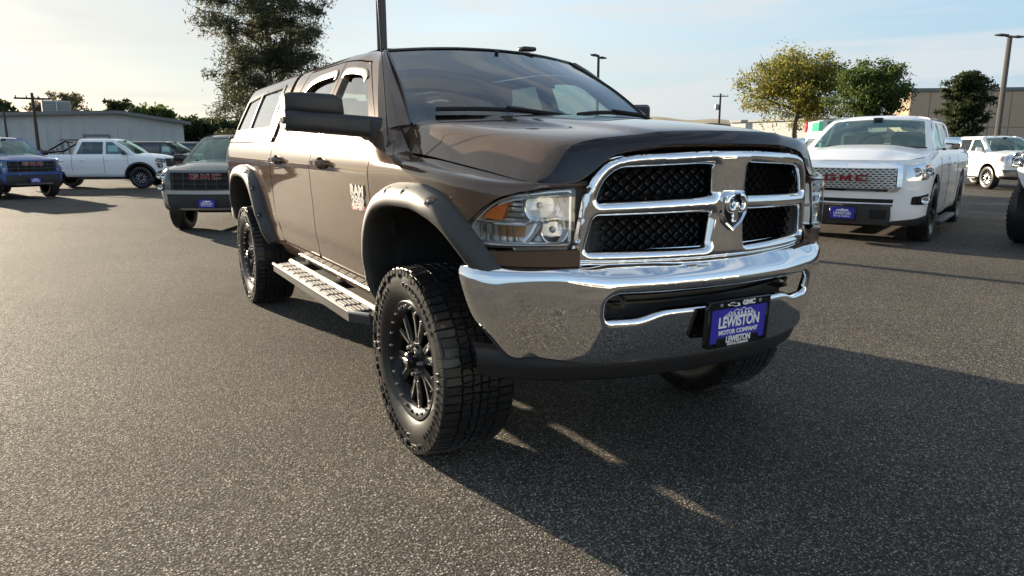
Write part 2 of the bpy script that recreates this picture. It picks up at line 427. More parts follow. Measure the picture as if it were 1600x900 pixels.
q.set(b.inputs['Specular IOR Level'], .10)
hh = q.math('ADD', q.math('MULTIPLY', q.math('SUBTRACT', 1.0, v1.outputs['Distance']), 1.0), q.math('ADD', q.math('MULTIPLY', st1.outputs[1], .7), q.math('MULTIPLY', q.math('SUBTRACT', 1.0, v2.outputs['Distance']), .35)))
bump(q, b, hh, 1.0, .0045)
mb = MB(); rr = [0, 6, 14, 30, 70, 160, 400, 1000, 2500]; na = 48
V = [(0, 0, 0)]+[(r_*math.cos(a), r_*math.sin(a), 0) for r_ in rr[1:] for a in np.linspace(0, 2*np.pi, na, endpoint=False)]
F = [[0, 1+i, 1+(i+1) % na] for i in range(na)]+[[1+k*na+i, 1+(k+1)*na+i, 1+(k+1)*na+(i+1) % na, 1+k*na+(i+1) % na] for k in range(len(rr)-2) for i in range(na)]
mb.add(V, F, 0, False); struct(mb.build('ground', gm))
CAMP = np.array(cam.location)
def az(px):
    return YAW-math.atan2(px-800, 1116.5/math.cos(PITCH))     # bearing of a column of the horizon
def at(px, D): a = az(px); return np.array([CAMP[0]+D*math.cos(a), CAMP[1]+D*math.sin(a), 0.])
def hgt(px, py, D):  # height of what shows at row py, at distance D
    dep = D*math.cos(az(px)-YAW); k = (450-py)/1116.5; cp, sp = math.cos(PITCH), math.sin(PITCH); return CAMP[2]+dep*(k*cp+sp)/(cp-k*sp)
# distant hills
hm = mat('dry_hill', (.20, .17, .11), .95); q, b = nodes(hm); q.set(b.inputs['Base Color'], q.mix(q.noise(objco(q), .02, 5), (.15, .13, .08), (.26, .22, .15)))
mb = MB(); N_ = 60; V = []
for i in range(N_):
    px = 900+i*14; p = at(px, 1500); h = max(2, hgt(px, 190-9*math.sin(i*.12+.9)-2.5*math.sin(i*.9), 1500)); p2 = at(px, 1900); V += [tuple(p-np.array([0, 0, 2])), (p[0], p[1], h*.82), (p2[0], p2[1], h*1.0+12), (p2[0]*1.1, p2[1]*1.1, -2)]
mb.add(V, [[i*4+j, i*4+j+1, (i+1)*4+j+1, (i+1)*4+j] for i in range(N_-1) for j in range(3)]); struct(mb.build('hills', hm))

# ------------------------------------------------------------------ buildings
def ribbed(name, base, sc, var=.08):
    m = mat(name, base, .55); q, b = nodes(m); co = objco(q)
    w_ = q.n('ShaderNodeTexWave', wave_type='BANDS', bands_direction='X', inp={'Vector': co, 'Scale': sc}); bump(q, b, w_.outputs[0], .5, .03)
    n_ = q.noise(co, .25, 5, .6); n2_ = q.noise(q.n('ShaderNodeMapping', inp={'Vector': co, 'Scale': (3, 3, .2)}).outputs[0], 1.0, 4)
    q.set(b.inputs['Base Color'], q.mix(q.math('MULTIPLY', q.math('ADD', n_, n2_), .5), tuple(x*(1-var*2) for x in base), tuple(min(1, x*(1+var*1.5)) for x in base)))
    return m
M['siding'] = ribbed('grey_metal_siding', (.52, .52, .49), 3.1)
M['roofmetal'] = mat('roof_metal', (.16, .17, .16), .5)
M['doorwhite'] = mat('door_white', (.55, .55, .54), .5)
M['steelpole'] = mat('bronze_pole_paint', (.035, .03, .028), .45)
M['wood'] = mat('pole_wood', (.07, .05, .038), .9)
M['hvac'] = mat('galvanised_sheet', (.36, .36, .35), .5, .3)
# warehouse: gable wall facing the lot; x along the wall, y into the depth
A, B_ = at(-330, 62), at(289, 62); L = np.linalg.norm(B_-A); wa = math.atan2(B_[1]-A[1], B_[0]-A[0])
WH = thing('warehouse', 'long low grey metal warehouse with shallow gable roof at the left', 'building', A, wa)
xr = np.linalg.norm(at(190, 62)-A)*.995; hl, hrid, hr = hgt(-330, 186, 62), hgt(190, 177.5, 62), hgt(289, 194, 62); dep = 26
def wtop(x): return hl+(hrid-hl)*x/xr if x < xr else hrid+(hr-hrid)*(x-xr)/(L-xr)
X_ = list(np.linspace(0, L, 31)); X_ = sorted(X_+[xr])
mb = MB()
V = [(x, 0, 0) for x in X_]+[(x, 0, wtop(x)) for x in X_]; n = len(X_); mb.add(V, [[i, i+1, n+i+1, n+i] for i in range(n-1)], 0, False)
mb.add([(L, 0, 0), (L, dep, 0), (L, dep, hr), (L, 0, hr)], [[0, 1, 2, 3]], 0, False); mb.add([(0, 0, 0), (0, dep, 0), (0, dep, hl), (0, 0, hl)], [[0, 3, 2, 1]], 0, False)
mb.build('wall', M['siding'], WH)
for x in X_[1:-1]:
    mb = MB(); box(mb, (x, -.02, wtop(x)/2-.1), (.07, .05, wtop(x)-.25)); mb.build('siding_seam', M['siding'], WH)
mb = MB()
for (x0, x1) in ((-.5, xr), (xr, L+.5)):
    z0, z1 = wtop(max(0, x0)), wtop(min(L, x1))
    V = [(x0, -.45, z0-.05), (x1, -.45, z1-.05), (x1, dep+.3, z1-.05), (x0, dep+.3, z0-.05)]; V += [(a, b_, c_+.24) for a, b_, c_ in V]
    mb.add(V, [[3, 2, 1, 0], [4, 5, 6, 7], [0, 1, 5, 4], [1, 2, 6, 5], [2, 3, 7, 6], [3, 0, 4, 7]], 0, False)
mb.build('roof', M['roofmetal'], WH)
for px0, px1, py in ((97, 128, 221), (133, 169, 213.5)):
    x0, x1 = np.linalg.norm(at(px0, 62)-A), np.linalg.norm(at(px1, 62)-A); h = hgt(px0, py, 62)
    mb = MB(); box(mb, ((x0+x1)/2, -.03, h/2), (x1-x0, .08, h)); d_ = mb.build('roll_up_door', M['doorwhite'], WH)
    fr_ = MB(); 
    for xx in (x0-.06, x1+.06): box(fr_, (xx, -.06, h/2), (.14, .14, h))
    box(fr_, ((x0+x1)/2, -.06, h+.08), (x1-x0+.26, .14, .16)); fr_.build('door_frame', M['roofmetal'], d_)
    for k in range(1, 6):
        sl = MB(); box(sl, ((x0+x1)/2, -.075, h*k/6), (x1-x0-.05, .012, .03)); sl.build('door_joint', M['hvac'], d_)
p = at(95, 68); hz0 = hgt(95, 181, 68)
HV_ = thing('rooftop_unit', 'boxy grey air conditioning unit on the warehouse roof', 'rooftop unit', (p[0], p[1], hz0-.35), wa)
mb = MB(); box(mb, (0, 0, .95), (1.9, 1.5, 1.05), .03); mb.build('cabinet', M['hvac'], HV_)
mb = MB(); box(mb, (0, 0, .2), (2.1, 1.6, .45), .02); mb.build('curb', M['roofmetal'], HV_)
for x in (-.48, .48):
    mb = MB(); box(mb, (x, -.76, .95), (.85, .04, .85), .01); g_ = mb.build('grille_panel', M['roofmetal'], HV_)
    mb = MB(); [box(mb, (x, -.785, .62+k*.11), (.8, .02, .03)) for k in range(7)]; mb.build('louvre', M['hvac'], g_)
mb = MB(); tube(mb, [(0, -.9, .4), (0, -.9, 1.45)], .04, 8); mb.build('flue', M['bulb'], HV_)

# big tan store on the right
M['stucco'] = mat('sunlit_face_stucco', (.30, .225, .15), .85); q, b = nodes(M['stucco']); q.set(b.inputs['Base Color'], q.mix(q.noise(objco(q), .5, 6, .6), (.26, .195, .13), (.34, .255, .175))); bump(q, b, q.noise(objco(q), 30, 4), .2, .01)  # sunlit face; one stucco given separate colours for lit and shaded sides
M['stucco_shade'] = mat('shaded_face_stucco', (.36, .27, .20), .85); q, b = nodes(M['stucco_shade']); q.set(b.inputs['Base Color'], q.mix(q.noise(objco(q), .4, 6, .6), (.44, .315, .21), (.54, .395, .27)))  # shaded face of that stucco, colour lifted and warmed to offset its shade
C0, C1, C2 = at(1383, 92), at(1414, 84), at(1700, 91)
hb = hgt(1414, 139, 84); zb = 0
ST = thing('store_building', 'big windowless tan box store at far right behind the lamp post', 'building', C1, math.atan2(*(C2-C1)[1::-1]))
Ls = np.linalg.norm(C2-C1); off = C0-C1; ang_ = -ST.rotation_euler[2]; ox, oy = off[0]*math.cos(ang_)-off[1]*math.sin(ang_), off[0]*math.sin(ang_)+off[1]*math.cos(ang_)
mb = MB(); np_ = 9
mb.add([(0, 0, 0), (Ls, 0, 0), (Ls, 0, hb), (0, 0, hb), (ox, oy, 0), (ox, oy, hb), (Ls+ox, oy, 0), (Ls+ox, oy, hb)], [[0, 1, 2, 3], [4, 0, 3, 5], [3, 2, 7, 5]], 0, False); mb.mi[1] = 1
mb.build('wall', [M['stucco_shade'], M['stucco']], ST)
for k in range(np_):
    x0, x1 = k*Ls/np_, (k+1)*Ls/np_
    for (z0, z1) in ((.1, hb*.46), (hb*.46, hb-.35)):
        pm = MB(); box(pm, ((x0+x1)/2, -.05, (z0+z1)/2), (x1-x0-.07, .10, z1-z0-.06), .01); pm.build('wall_panel', M['stucco_shade'], ST)
mb = MB(); box(mb, (Ls/2, .05, hb-.10), (Ls+.3, .5, .3)); V = [(0, 0, hb-.25), (ox, oy, hb-.25), (ox, oy, hb+.05), (0, 0, hb+.05)]; V += [(a-.15, b_, c_) for a, b_, c_ in V]; mb.add(V, [[0, 1, 2, 3], [7, 6, 5, 4], [3, 2, 6, 7], [0, 4, 5, 1]], 0, False); mb.build('parapet', M['roofmetal'], ST)

# low grey building and the green-banded shop behind the white pickup
a0, a1 = at(1140, 95), at(1262, 88); G_ = thing('grey_building', 'plain low grey flat roofed building beyond the brown hood, left of the green shop', 'building', a0, math.atan2(*(a1-a0)[1::-1])); Lg = np.linalg.norm(a1-a0); hg = hgt(1200, 189, 91)
mb = MB(); box(mb, (Lg/2, 4, hg/2), (Lg, 8, hg)); mb.build('wall', M['siding'], G_)
mb = MB(); box(mb, (Lg/2, 4, hg+.1), (Lg+.3, 8.3, .28)); mb.build('roof', M['hvac'], G_)
M['green'] = mat('green_fascia', (.0, .30, .17), .35); M['whitewall'] = mat('white_fascia', (.72, .72, .70), .5); M['reddot'] = mat('red_sign', (.55, .03, .04), .4)
a0, a1, a2 = at(1256, 64), at(1283, 57), at(1312, 59); hs_t, hs_b = hgt(1290, 188, 58), hgt(1290, 205, 58)
GS = thing('green_shop', 'small shop with white and bright green fascia and round red sign', 'shop', a1, 0)
r0, r2 = a0-a1, a2-a1
def slab(mb, p, q_, z0, z1, th, mi=0):
    d = (q_-p)/np.linalg.norm(q_-p); nn = np.array([-d[1], d[0], 0])*th
    V = [tuple(x+np.array([0, 0, z])) for z in (z0, z1) for x in (p, q_, q_+nn, p+nn)]
    mb.add(V, [[3, 2, 1, 0], [4, 5, 6, 7], [0, 1, 5, 4], [1, 2, 6, 5], [2, 3, 7, 6], [3, 0, 4, 7]], mi, False)
o3 = np.zeros(3)
mb = MB(); mb.add([tuple(x+np.array([0, 0, z])) for z in (0, hs_b) for x in (r0*.96, o3, r2*.96, r0+r2)], [[0, 1, 5, 4], [1, 2, 6, 5], [2, 3, 7, 6], [3, 0, 4, 7], [4, 5, 6, 7]], 0, False); mb.build('wall', M['whitewall'], GS)
mb = MB(); slab(mb, r0, o3, hs_b, hs_t, .3); mb.build('white_fascia', M['whitewall'], GS)
mb = MB(); slab(mb, o3, r2, hs_b, hs_t-.08, .3); slab(mb, r0*.55, o3, hs_b+.01, hs_t-.12, -.04); mb.build('green_fascia', M['green'], GS)
mb = MB(); slab(mb, o3, r2, hs_t-.10, hs_t, .36); mb.build('fascia_trim', M['whitewall'], GS)
dm = MB(); lathe(dm, [(.001, .09), (.44, .09), (.47, .06), (.47, 0)], 24, axis='x'); dv = Vector(tuple(np.cross(r0/np.linalg.norm(r0), (0, 0, 1)))); dv = dv if dv.dot(Vector(CAMP-a1)) > 0 else -dv
dm.xf(Matrix.Translation(Vector(tuple(r0*.90))+Vector((0, 0, hs_b+.45))+dv*.03) @ dv.to_track_quat('X', 'Z').to_matrix().to_4x4()); dm.build('round_sign', M['reddot'], GS)
mb = MB(); pp = r0*.5+np.array([0, 0, 1.2]); slab(mb, r0*.75, r0*.25, .9, 2.0, -.05); mb.build('window', M['glassdark'], GS)

# ------------------------------------------------------------------ poles
def lamp(px, D, ph, label, wdt=.16, lean=0., heads=((1, 0), (-1, 0)), hz=0., grp='parking lot lamp posts'):
    p = at(px, D); t_ = thing('lamp_post', label, 'lamp post', p, hz, grp)
    mb = MB(); w_ = wdt/2
    loft(mb, [[(a*w_*k, b_*w_*k, z) for a, b_ in rnd([(-1, -1), (1, -1), (1, 1), (-1, 1)], .25, 3)] for z, k in ((.55, 1.0), (ph*.5, .92), (ph, .85))]); mb.build('pole', M['steelpole'], t_, 30)
    mb = MB(); lathe(mb, [(.001, .62), (.24, .62), (.27, .58), (.27, 0)], 20, axis='z'); mb.build('base', M['hvac'], t_)
    for hx, hy in heads:
        mb = MB(); d = Vector((hx, hy, 0)); tube(mb, [tuple(Vector((0, 0, ph-.06))), tuple(d*.35+Vector((0, 0, ph-.04)))], .035, 6); 
        box(mb, tuple(d*.62+Vector((0, 0, ph-.01))), (.62, .34, .07), .02, rot=Matrix.Rotation(math.atan2(hy, hx), 3, 'Z')); mb.build('lamp_head', M['steelpole'], t_, 30)
    return t_
az_r = az(1575)
lamp(1556, 42, hgt(1580, 54, 42), 'tall bronze lamp post with two flat heads standing against the tan store', .20, hz=az_r-math.pi/2+1.05)
lamp(602.5, 15.5, 8.2, 'dark square lamp post rising behind the brown pickup roof out of the frame', .165, hz=.4)
lamp(932, 40, hgt(932, 88, 40), 'lamp post with a small flat head above the brown pickup windscreen corner', .14, hz=az(932)-math.pi/2+1.25)
def upole(px, D, py, label, arm=True, trans=False, r0_=.13):
    h = hgt(px, py, D); p = at(px, D); t_ = thing('utility_pole', label, 'utility pole', p, az(px)-math.pi/2)
    mb = MB(); tube(mb, [(0, 0, 0), (0, 0, h*.5), (0, 0, h)], [r0_, r0_*.85, r0_*.7], 10); mb.build('pole', M['wood'], t_)
    if arm:
        mb = MB(); box(mb, (0, -.12, h-.35), (1.9, .09, .11), .01); a_ = mb.build('crossarm', M['wood'], t_)
        for x in (-.85, -.3, .3, .85):
            i_ = MB(); lathe(i_, [(.03, 0), (.05, .03), (.03, .08), (.045, .11), (.001, .15)], 10, axis='z', c=(x, -.12, h-.295)); i_.build('insulator', M['hvac'], a_)
    if trans: 
        mb = MB(); lathe(mb, [(.001, 0), (.22, .02), (.24, .06), (.24, .62), (.22, .68), (.06, .72), (.001, .78)], 14, axis='z', c=(-.36, 0, h-2.0)); mb.build('transformer', M['hvac'], t_)
    return t_
upole(60, 54, 145, 'wooden utility pole with a crossarm in front of the warehouse siding', True, False, .11)
upole(13, 56, 172, 'short bare wooden pole at the far left against the warehouse', False, False, .08)
upole(1121.5, 95, 146, 'utility pole with a grey transformer can above the brown hood', True, True, .16)

# ------------------------------------------------------------------ trees
def leafmat(name, cols, tr=.48):
    m = mat(name, cols[0], .6); q, b = nodes(m)
    g = q.n('ShaderNodeNewGeometry'); r_ = q.ramp(g.outputs['Random Per Island'], *[(i/(len(cols)-1), c_) for i, c_ in enumerate(cols)])
    q.set(b.inputs['Base Color'], r_); q.set(b.inputs['Specular IOR Level'], .25)
    out = m.node_tree.nodes['Material Output']; tl = q.n('ShaderNodeBsdfTranslucent', inp={'Color': r_}); mx = q.n('ShaderNodeMixShader', inp={0: tr, 1: b.outputs[0], 2: tl.outputs[0]}); q.set(out.inputs[0], mx.outputs[0])
    return m
M['pine'] = leafmat('pine_needles', [(.030, .042, .022), (.055, .066, .034), (.085, .085, .045), (.11, .10, .06)])
M['leafgreen'] = leafmat('green_leaves', [(.04, .07, .016), (.065, .105, .024), (.10, .135, .032), (.14, .16, .04)])
M['leafyellow'] = leafmat('yellowing_leaves', [(.09, .115, .02), (.16, .17, .03), (.25, .22, .04), (.32, .25, .05)])
M['leafdark'] = leafmat('dark_leaves', [(.022, .036, .014), (.035, .052, .02), (.05, .065, .026), (.075, .075, .03)])
M['leafdry'] = leafmat('dry_leaves', [(.10, .085, .05), (.15, .12, .07), (.20, .17, .10), (.12, .12, .06)])
M['bark'] = mat('bark', (.06, .048, .038), .95); q, b = nodes(M['bark']); bump(q, b, q.noise(q.n('ShaderNodeMapping', inp={'Vector': objco(q), 'Scale': (8, 8, 1.5)}).outputs[0], 3, 5), .7, .05)
def leaves(mb, C, size, rng, elong=1.6, droop=0.):
    n = len(C); d = rng.normal(size=(n, 3)); d[:, 2] -= droop; d /= np.linalg.norm(d, axis=1)[:, None]
    e = rng.normal(size=(n, 3)); e -= d*(e*d).sum(1)[:, None]; e /= np.linalg.norm(e, axis=1)[:, None]
    s = size*rng.uniform(.6, 1.35, n)[:, None]; a = d*s*elong*.5; b_ = e*s*.5
    V = np.stack([C-a, C+b_*.9, C+a, C-b_*.9], 1).reshape(-1, 3)
    o = mb.nv; mb.v.append(V); mb.nv += len(V); mb.f += [[o+4*i, o+4*i+1, o+4*i+2, o+4*i+3] for i in range(n)]; mb.mi += [0]*n; mb.sm += [False]*n
def tree(name, label, px, D, ytop, halfw, ybot, lm, seed, kind='round', nl=9000, ls=.30, grp=None, lean=0., trunk=.22, gap=.5):
    rng = np.random.default_rng(seed); p = at(px, D); H = hgt(px, ytop, D); z0 = max(.6, hgt(px, ybot, D)); rw = halfw*D*math.cos(az(px)-YAW)/1116.5
    t_ = thing(name, label, 'tree', p, 0, grp); tk = MB(); cr = MB(); hc = H-z0
    nb = {'round': 26, 'pine': 44, 'column': 34, 'sparse': 14, 'bush': 16}[kind]
    tp = [(0, 0, 0)]; 
    for k in range(1, 9): tp.append((tp[-1][0]+rng.normal()*.06*rw*.3+lean*H/8, tp[-1][1]+rng.normal()*.06*rw*.3, H*k/8*(.97 if kind in ('pine', 'column') else .72)))
    tp = np.array(tp); tube(tk, tp, trunk*np.linspace(1, .18, 9), 8)
    tips = []
    for i in range(nb):
        f = (i+.5)/nb; f = f+rng.uniform(-.3, .3)/nb
        zb_ = z0+hc*(f*.95 if kind in ('pine', 'column') else f*.55); zb_ = min(zb_, tp[-1, 2]*.97)
        k = np.interp(zb_, tp[:, 2], np.arange(9)); b0 = np.array([np.interp(k, np.arange(9), tp[:, c_]) for c_ in range(3)])
        a = i*2.39996+rng.uniform(-.4, .4)
        if kind == 'pine': Lr = rw*(.55+.5*math.sin(min(1, f*1.05)*2.6+.35))*rng.uniform(.55, 1.15); up = rng.uniform(.05, .35)*Lr
        elif kind == 'column': Lr = rw*(.35+.75*math.sin(f*2.9+.2))*rng.uniform(.75, 1.1); up = .55*Lr
        else: Lr = rw*math.sqrt(max(.08, 1-(2*f-.9)**2*.75))*rng.uniform(.45, 1.12); up = hc*(.12+.42*rng.uniform(.3, 1.0))*(1.0 if f > .3 else .5)
        e = b0+np.array([math.cos(a)*Lr, math.sin(a)*Lr, up])
        e[2] = min(e[2], H*.985)
        m_ = (b0+e)/2+rng.normal(size=3)*.08*Lr+np.array([0, 0, .10*Lr])
        P = np.array([b0, (b0+m_)/2+rng.normal(size=3)*.03*Lr, m_, (m_+e)/2, e]); tube(tk, P, trunk*.40*np.array([1, .75, .55, .35, .12])*(1-.5*f), 5)
        for fr_ in ((.45, .62, .8, 1.0) if kind != 'sparse' else (.7, 1.0)):
            c_ = np.array([np.interp(fr_*4, np.arange(5), P[:, c2]) for c2 in range(3)])
            for j in range(3 if kind != 'sparse' else 2):
                o_ = c_+rng.normal(size=3)*rw*(.16 if kind != 'pine' else .12)*np.array([1, 1, .8]); tips.append((o_, fr_))
                if rng.random() < .6: tube(tk, [c_, (c_+o_)/2+rng.normal(size=3)*.05, o_], [trunk*.10, trunk*.07, trunk*.03], 4)
    if kind in ('round', 'bush'):
        for i in range(16):
            d = rng.normal(size=3); d /= np.linalg.norm(d); tips.append((np.array([d[0]*rw*.8, d[1]*rw*.8, z0+hc*(.52+d[2]*.42)]), .9))
    per = max(4, nl//len(tips))
    for o_, fr_ in tips:
        if rng.random() < gap*.22: continue
        k = int(per*rng.uniform(.4, 1.6)); r_ = rw*rng.uniform(.07, .17)*(1.0 if kind != 'pine' else .78)
        C = o_+rng.normal(size=(k, 3))*r_*np.array([1, 1, .62]); C = C[C[:, 2] > .3]
        leaves(cr, C, ls, rng, 4.2 if kind == 'pine' else 1.8, .5 if kind != 'pine' else 0)
    tk.build('trunk', M['bark'], t_); cr.build('crown', lm, t_)
    return t_
tree('pine_tree', 'tall open dark pine rising behind the camper shell of the brown pickup', 430, 44, -75, 86, 238, M['pine'], 5, 'pine', 80000, .062, trunk=.26, gap=1.0)
tree('broadleaf_tree', 'wide yellowing tree left of the tan store', 1248, 66, 86, 80, 186, M['leafyellow'], 8, 'round', 44000, .125, trunk=.30, gap=1.9)
tree('broadleaf_tree', 'dark green tree overlapping the tan store corner behind the white pickup cab', 1350, 60, 96, 52, 190, M['leafgreen'], 12, 'round', 36000, .12, trunk=.24, gap=1.9)
tree('columnar_tree', 'upright dark green tree standing before the tan store wall', 1502, 50, 116, 27, 225, M['leafdark'], 21, 'column', 30000, .10, trunk=.16, gap=1.)
tree('thin_tree', 'sparse dry tree showing over the warehouse roof beside the rooftop unit', 118, 84, 137, 26, 182, M['leafdry'], 31, 'sparse', 1500, .17, 'trees behind the warehouse', trunk=.16)
tree('thin_tree', 'sparse dry tree over the warehouse roof between the unit and the tall wooden pole', 72, 86, 148, 24, 184, M['leafdry'], 33, 'sparse', 900, .17, 'trees behind the warehouse', trunk=.14)
tree('small_tree', 'small round topped tree standing on the ridge line of the warehouse', 191, 82, 145, 19, 178, M['leafdark'], 35, 'sparse', 1500, .18, 'trees behind the warehouse', trunk=.14)
tree('green_bush_tree', 'bright green bushy tree behind the right slope of the warehouse roof', 236, 80, 163, 30, 200, M['leafgreen'], 37, 'round', 8000, .18, 'trees behind the warehouse', trunk=.18)
tree('green_bush_tree', 'little pointed green tree at the right end of the warehouse roof', 266, 78, 173, 9, 200, M['leafgreen'], 39, 'column', 1200, .25, 'trees behind the warehouse', trunk=.1)
tree('dark_tree', 'dark tree at the left edge behind the warehouse', -8, 84, 146, 22, 182, M['leafdark'], 41, 'round', 2500, .3, 'trees behind the warehouse', trunk=.2)
tree('dark_tree', 'low dark shrubby tree at far left over the warehouse roof', 18, 82, 166, 16, 184, M['leafdark'], 43, 'bush', 1600, .28, 'trees behind the warehouse', trunk=.15)
for i, (px, yt, hw_) in enumerate(((305, 190, 30), (345, 186, 34), (385, 192, 34), (425, 196, 30))):
    tree('hedge_tree', ['dark leafy tree just right of the warehouse end', 'broad dark tree under the pine, left part', 'broad dark tree behind the camper shell', 'dark tree hidden mostly behind the camper shell'][i], px, 72+i*2, yt, hw_, 226, M['leafdark'], 50+i, 'bush', 7000, .20, 'dark trees right of the warehouse', trunk=.2)
mb = MB(); rng = np.random.default_rng(3); p = at(64, 58); 
C = np.stack([rng.normal(size=900)*1.1, rng.normal(size=900)*.5, np.abs(rng.normal(size=900))*.45], 1); leaves(mb, C, .16, rng); hb_ = mb.build('hedge', M['leafdark']); thing('hedge', 'low dark shrub at the foot of the tall wooden pole', 'shrub', p, wa, None, hb_)
# things behind the photographer that the chrome mirrors: a showroom and a row of trees
SR = thing('showroom_building', 'long low white showroom behind the camera, mirrored in the chrome', 'building', (34, 6, 0), R(8))
mb = MB(); box(mb, (0, 0, 2.6), (9, 46, 5.2), .02); mb.build('wall', M['whitewall'], SR)
mb = MB(); box(mb, (0, 0, 5.4), (9.6, 46.6, .5), .02); mb.build('roof', M['roofmetal'], SR)
for k in range(10): mb = MB(); box(mb, (-4.52, -20+k*4.4, 1.7), (.06, 3.6, 2.8), .01); mb.build('window', M['glassdark'], SR)
# ------------------------------------------------------------------ wheels
def tyre_mb(Rr, hw, rim, N=34, detail=True):
    mb = MB(); rb = Rr-.016 if detail else Rr-.004
    k = hw/.175
    prof = [(rim-.012, -hw*.74), (rim+.008, -hw*.82), (rim+.03, -hw*.93), ((rim+Rr)/2, -hw*1.0), (Rr-.055, -hw*.985), (Rr-.03, -hw*.95), (rb-.006, -hw*.88), (rb, -hw*.6), (rb, 0)]
    prof = prof + [(r_, -y_) for r_, y_ in prof[-2::-1]]
    lathe(mb, prof, 72 if detail else 40)
    rng = random.Random(3)
    def blk(poly, r0, r1, bev=.07):
        # poly: (angle-pitch units, lateral) -> prism on the cylinder, top face slightly smaller
        c = np.mean(poly, 0); n = len(poly); V = []
        for r_, s_ in ((r0, 1.0), (r1-.003, 1.0), (r1, 1-bev)):
            for a, l in poly:
                a2, l2 = c[0]+(a-c[0])*s_, c[1]+(l-c[1])*s_
                al = abs(l2)/hw; rr = r_-max(0, al-.72)**2*.16
                an = a2*2*math.pi/N; V.append((math.sin(an)*rr, l2, math.cos(an)*rr))
        F = [[i, (i+1) % n, n+(i+1) % n, n+i] for i in range(n)]+[[n+i, n+(i+1) % n, 2*n+(i+1) % n, 2*n+i] for i in range(n)]+[[2*n+i for i in range(n)]]
        v = np.array(V); m0 = v[2*n:].mean(0); nn = np.cross(v[2*n+1]-v[2*n], v[2*n+2]-v[2*n+1])
        if nn@np.array([m0[0], 0, m0[2]]) < 0: F = [f[::-1] for f in F]
        mb.add(v, F, 0, False)
    if not detail:
        for i in range(N):
            for s in (-1, 1): blk([(i+.08, s*hw*.5), (i+.62, s*hw*.5), (i+.62, s*hw*.96), (i+.08, s*hw*.96)], rb-.01, Rr+.004)
        return mb
    for i in range(N):
        for s in (-1, 1):
            f = (lambda a, l: (i+a+(0 if s < 0 else .5), s*l*k))
            L = .176 if i % 2 else .168
            blk([f(.04, .098), f(.42, .094), f(.46, .125), f(.46, L), f(.06, L)], rb-.012, Rr)
            blk([f(.54, .094), f(.95, .100), f(.93, L-.006), f(.55, L-.006), f(.54, .125)], rb-.012, Rr)
            # intermediate and centre blocks, interlocking
            blk([f(.02, .045), f(.30, .038), f(.40, .086), f(.06, .090)], rb-.01, Rr)
            blk([f(.37, .036), f(.62, .050), f(.56, .087), f(.46, .086)], rb-.01, Rr)
            blk([f(.68, .050), f(.96, .042), f(.98, .090), f(.63, .086)], rb-.01, Rr)
            blk([f(.10, .004), f(.52, .004), f(.60, .040), f(.34, .030), f(.06, .037)], rb-.01, Rr)
            blk([f(.60, .004), f(1.02, .004), f(.98, .034), f(.67, .042)], rb-.01, Rr)
            # side biters on the shoulder, alternating long and short
            for a0, a1, dep in ((.05, .44, .052 if i % 2 else .038), (.55, .92, .034)):
                V = []
                for r_, l in ((Rr-.012, .170), (Rr-dep, .1755), (Rr-dep, .1805), (Rr-.014, .1795)):
                    for a in (a0, a1):
                        an = (i+a+(0 if s < 0 else .5))*2*math.pi/N; V.append((math.sin(an)*r_, s*l*k, math.cos(an)*r_))
                F = [[4, 5, 7, 6], [2, 3, 5, 4], [6, 7, 1, 0], [0, 2, 4, 6], [1, 7, 5, 3]]
                mb.add(V, F if s > 0 else [q_[::-1] for q_ in F], 0, False)
    # raised rings and letter-like bars on both sidewalls
    for s in (-1, 1):
        rr = (rim+Rr)/2+.004
        for j in range(64):
            if j % 32 in (11, 12, 13, 14, 27, 28, 29, 30, 31): continue
            a = j*2*math.pi/64; w = .011+.006*((j*7) % 3)/2; h = .017
            V = []
            for y_ in (hw*.985, hw*1.0+.004):
                for dr, da in ((-h/2, -w/2), (-h/2, w/2), (h/2, w/2), (h/2, -w/2)):
                    an = a+da/rr; V.append((math.sin(an)*(rr+dr), s*y_, math.cos(an)*(rr+dr)))
            F = [[4, 5, 6, 7], [0, 1, 5, 4], [1, 2, 6, 5], [2, 3, 7, 6], [3, 0, 4, 7]]
            mb.add(V, F if s < 0 else [q_[::-1] for q_ in F], 0, False)
    return mb
TY = {}
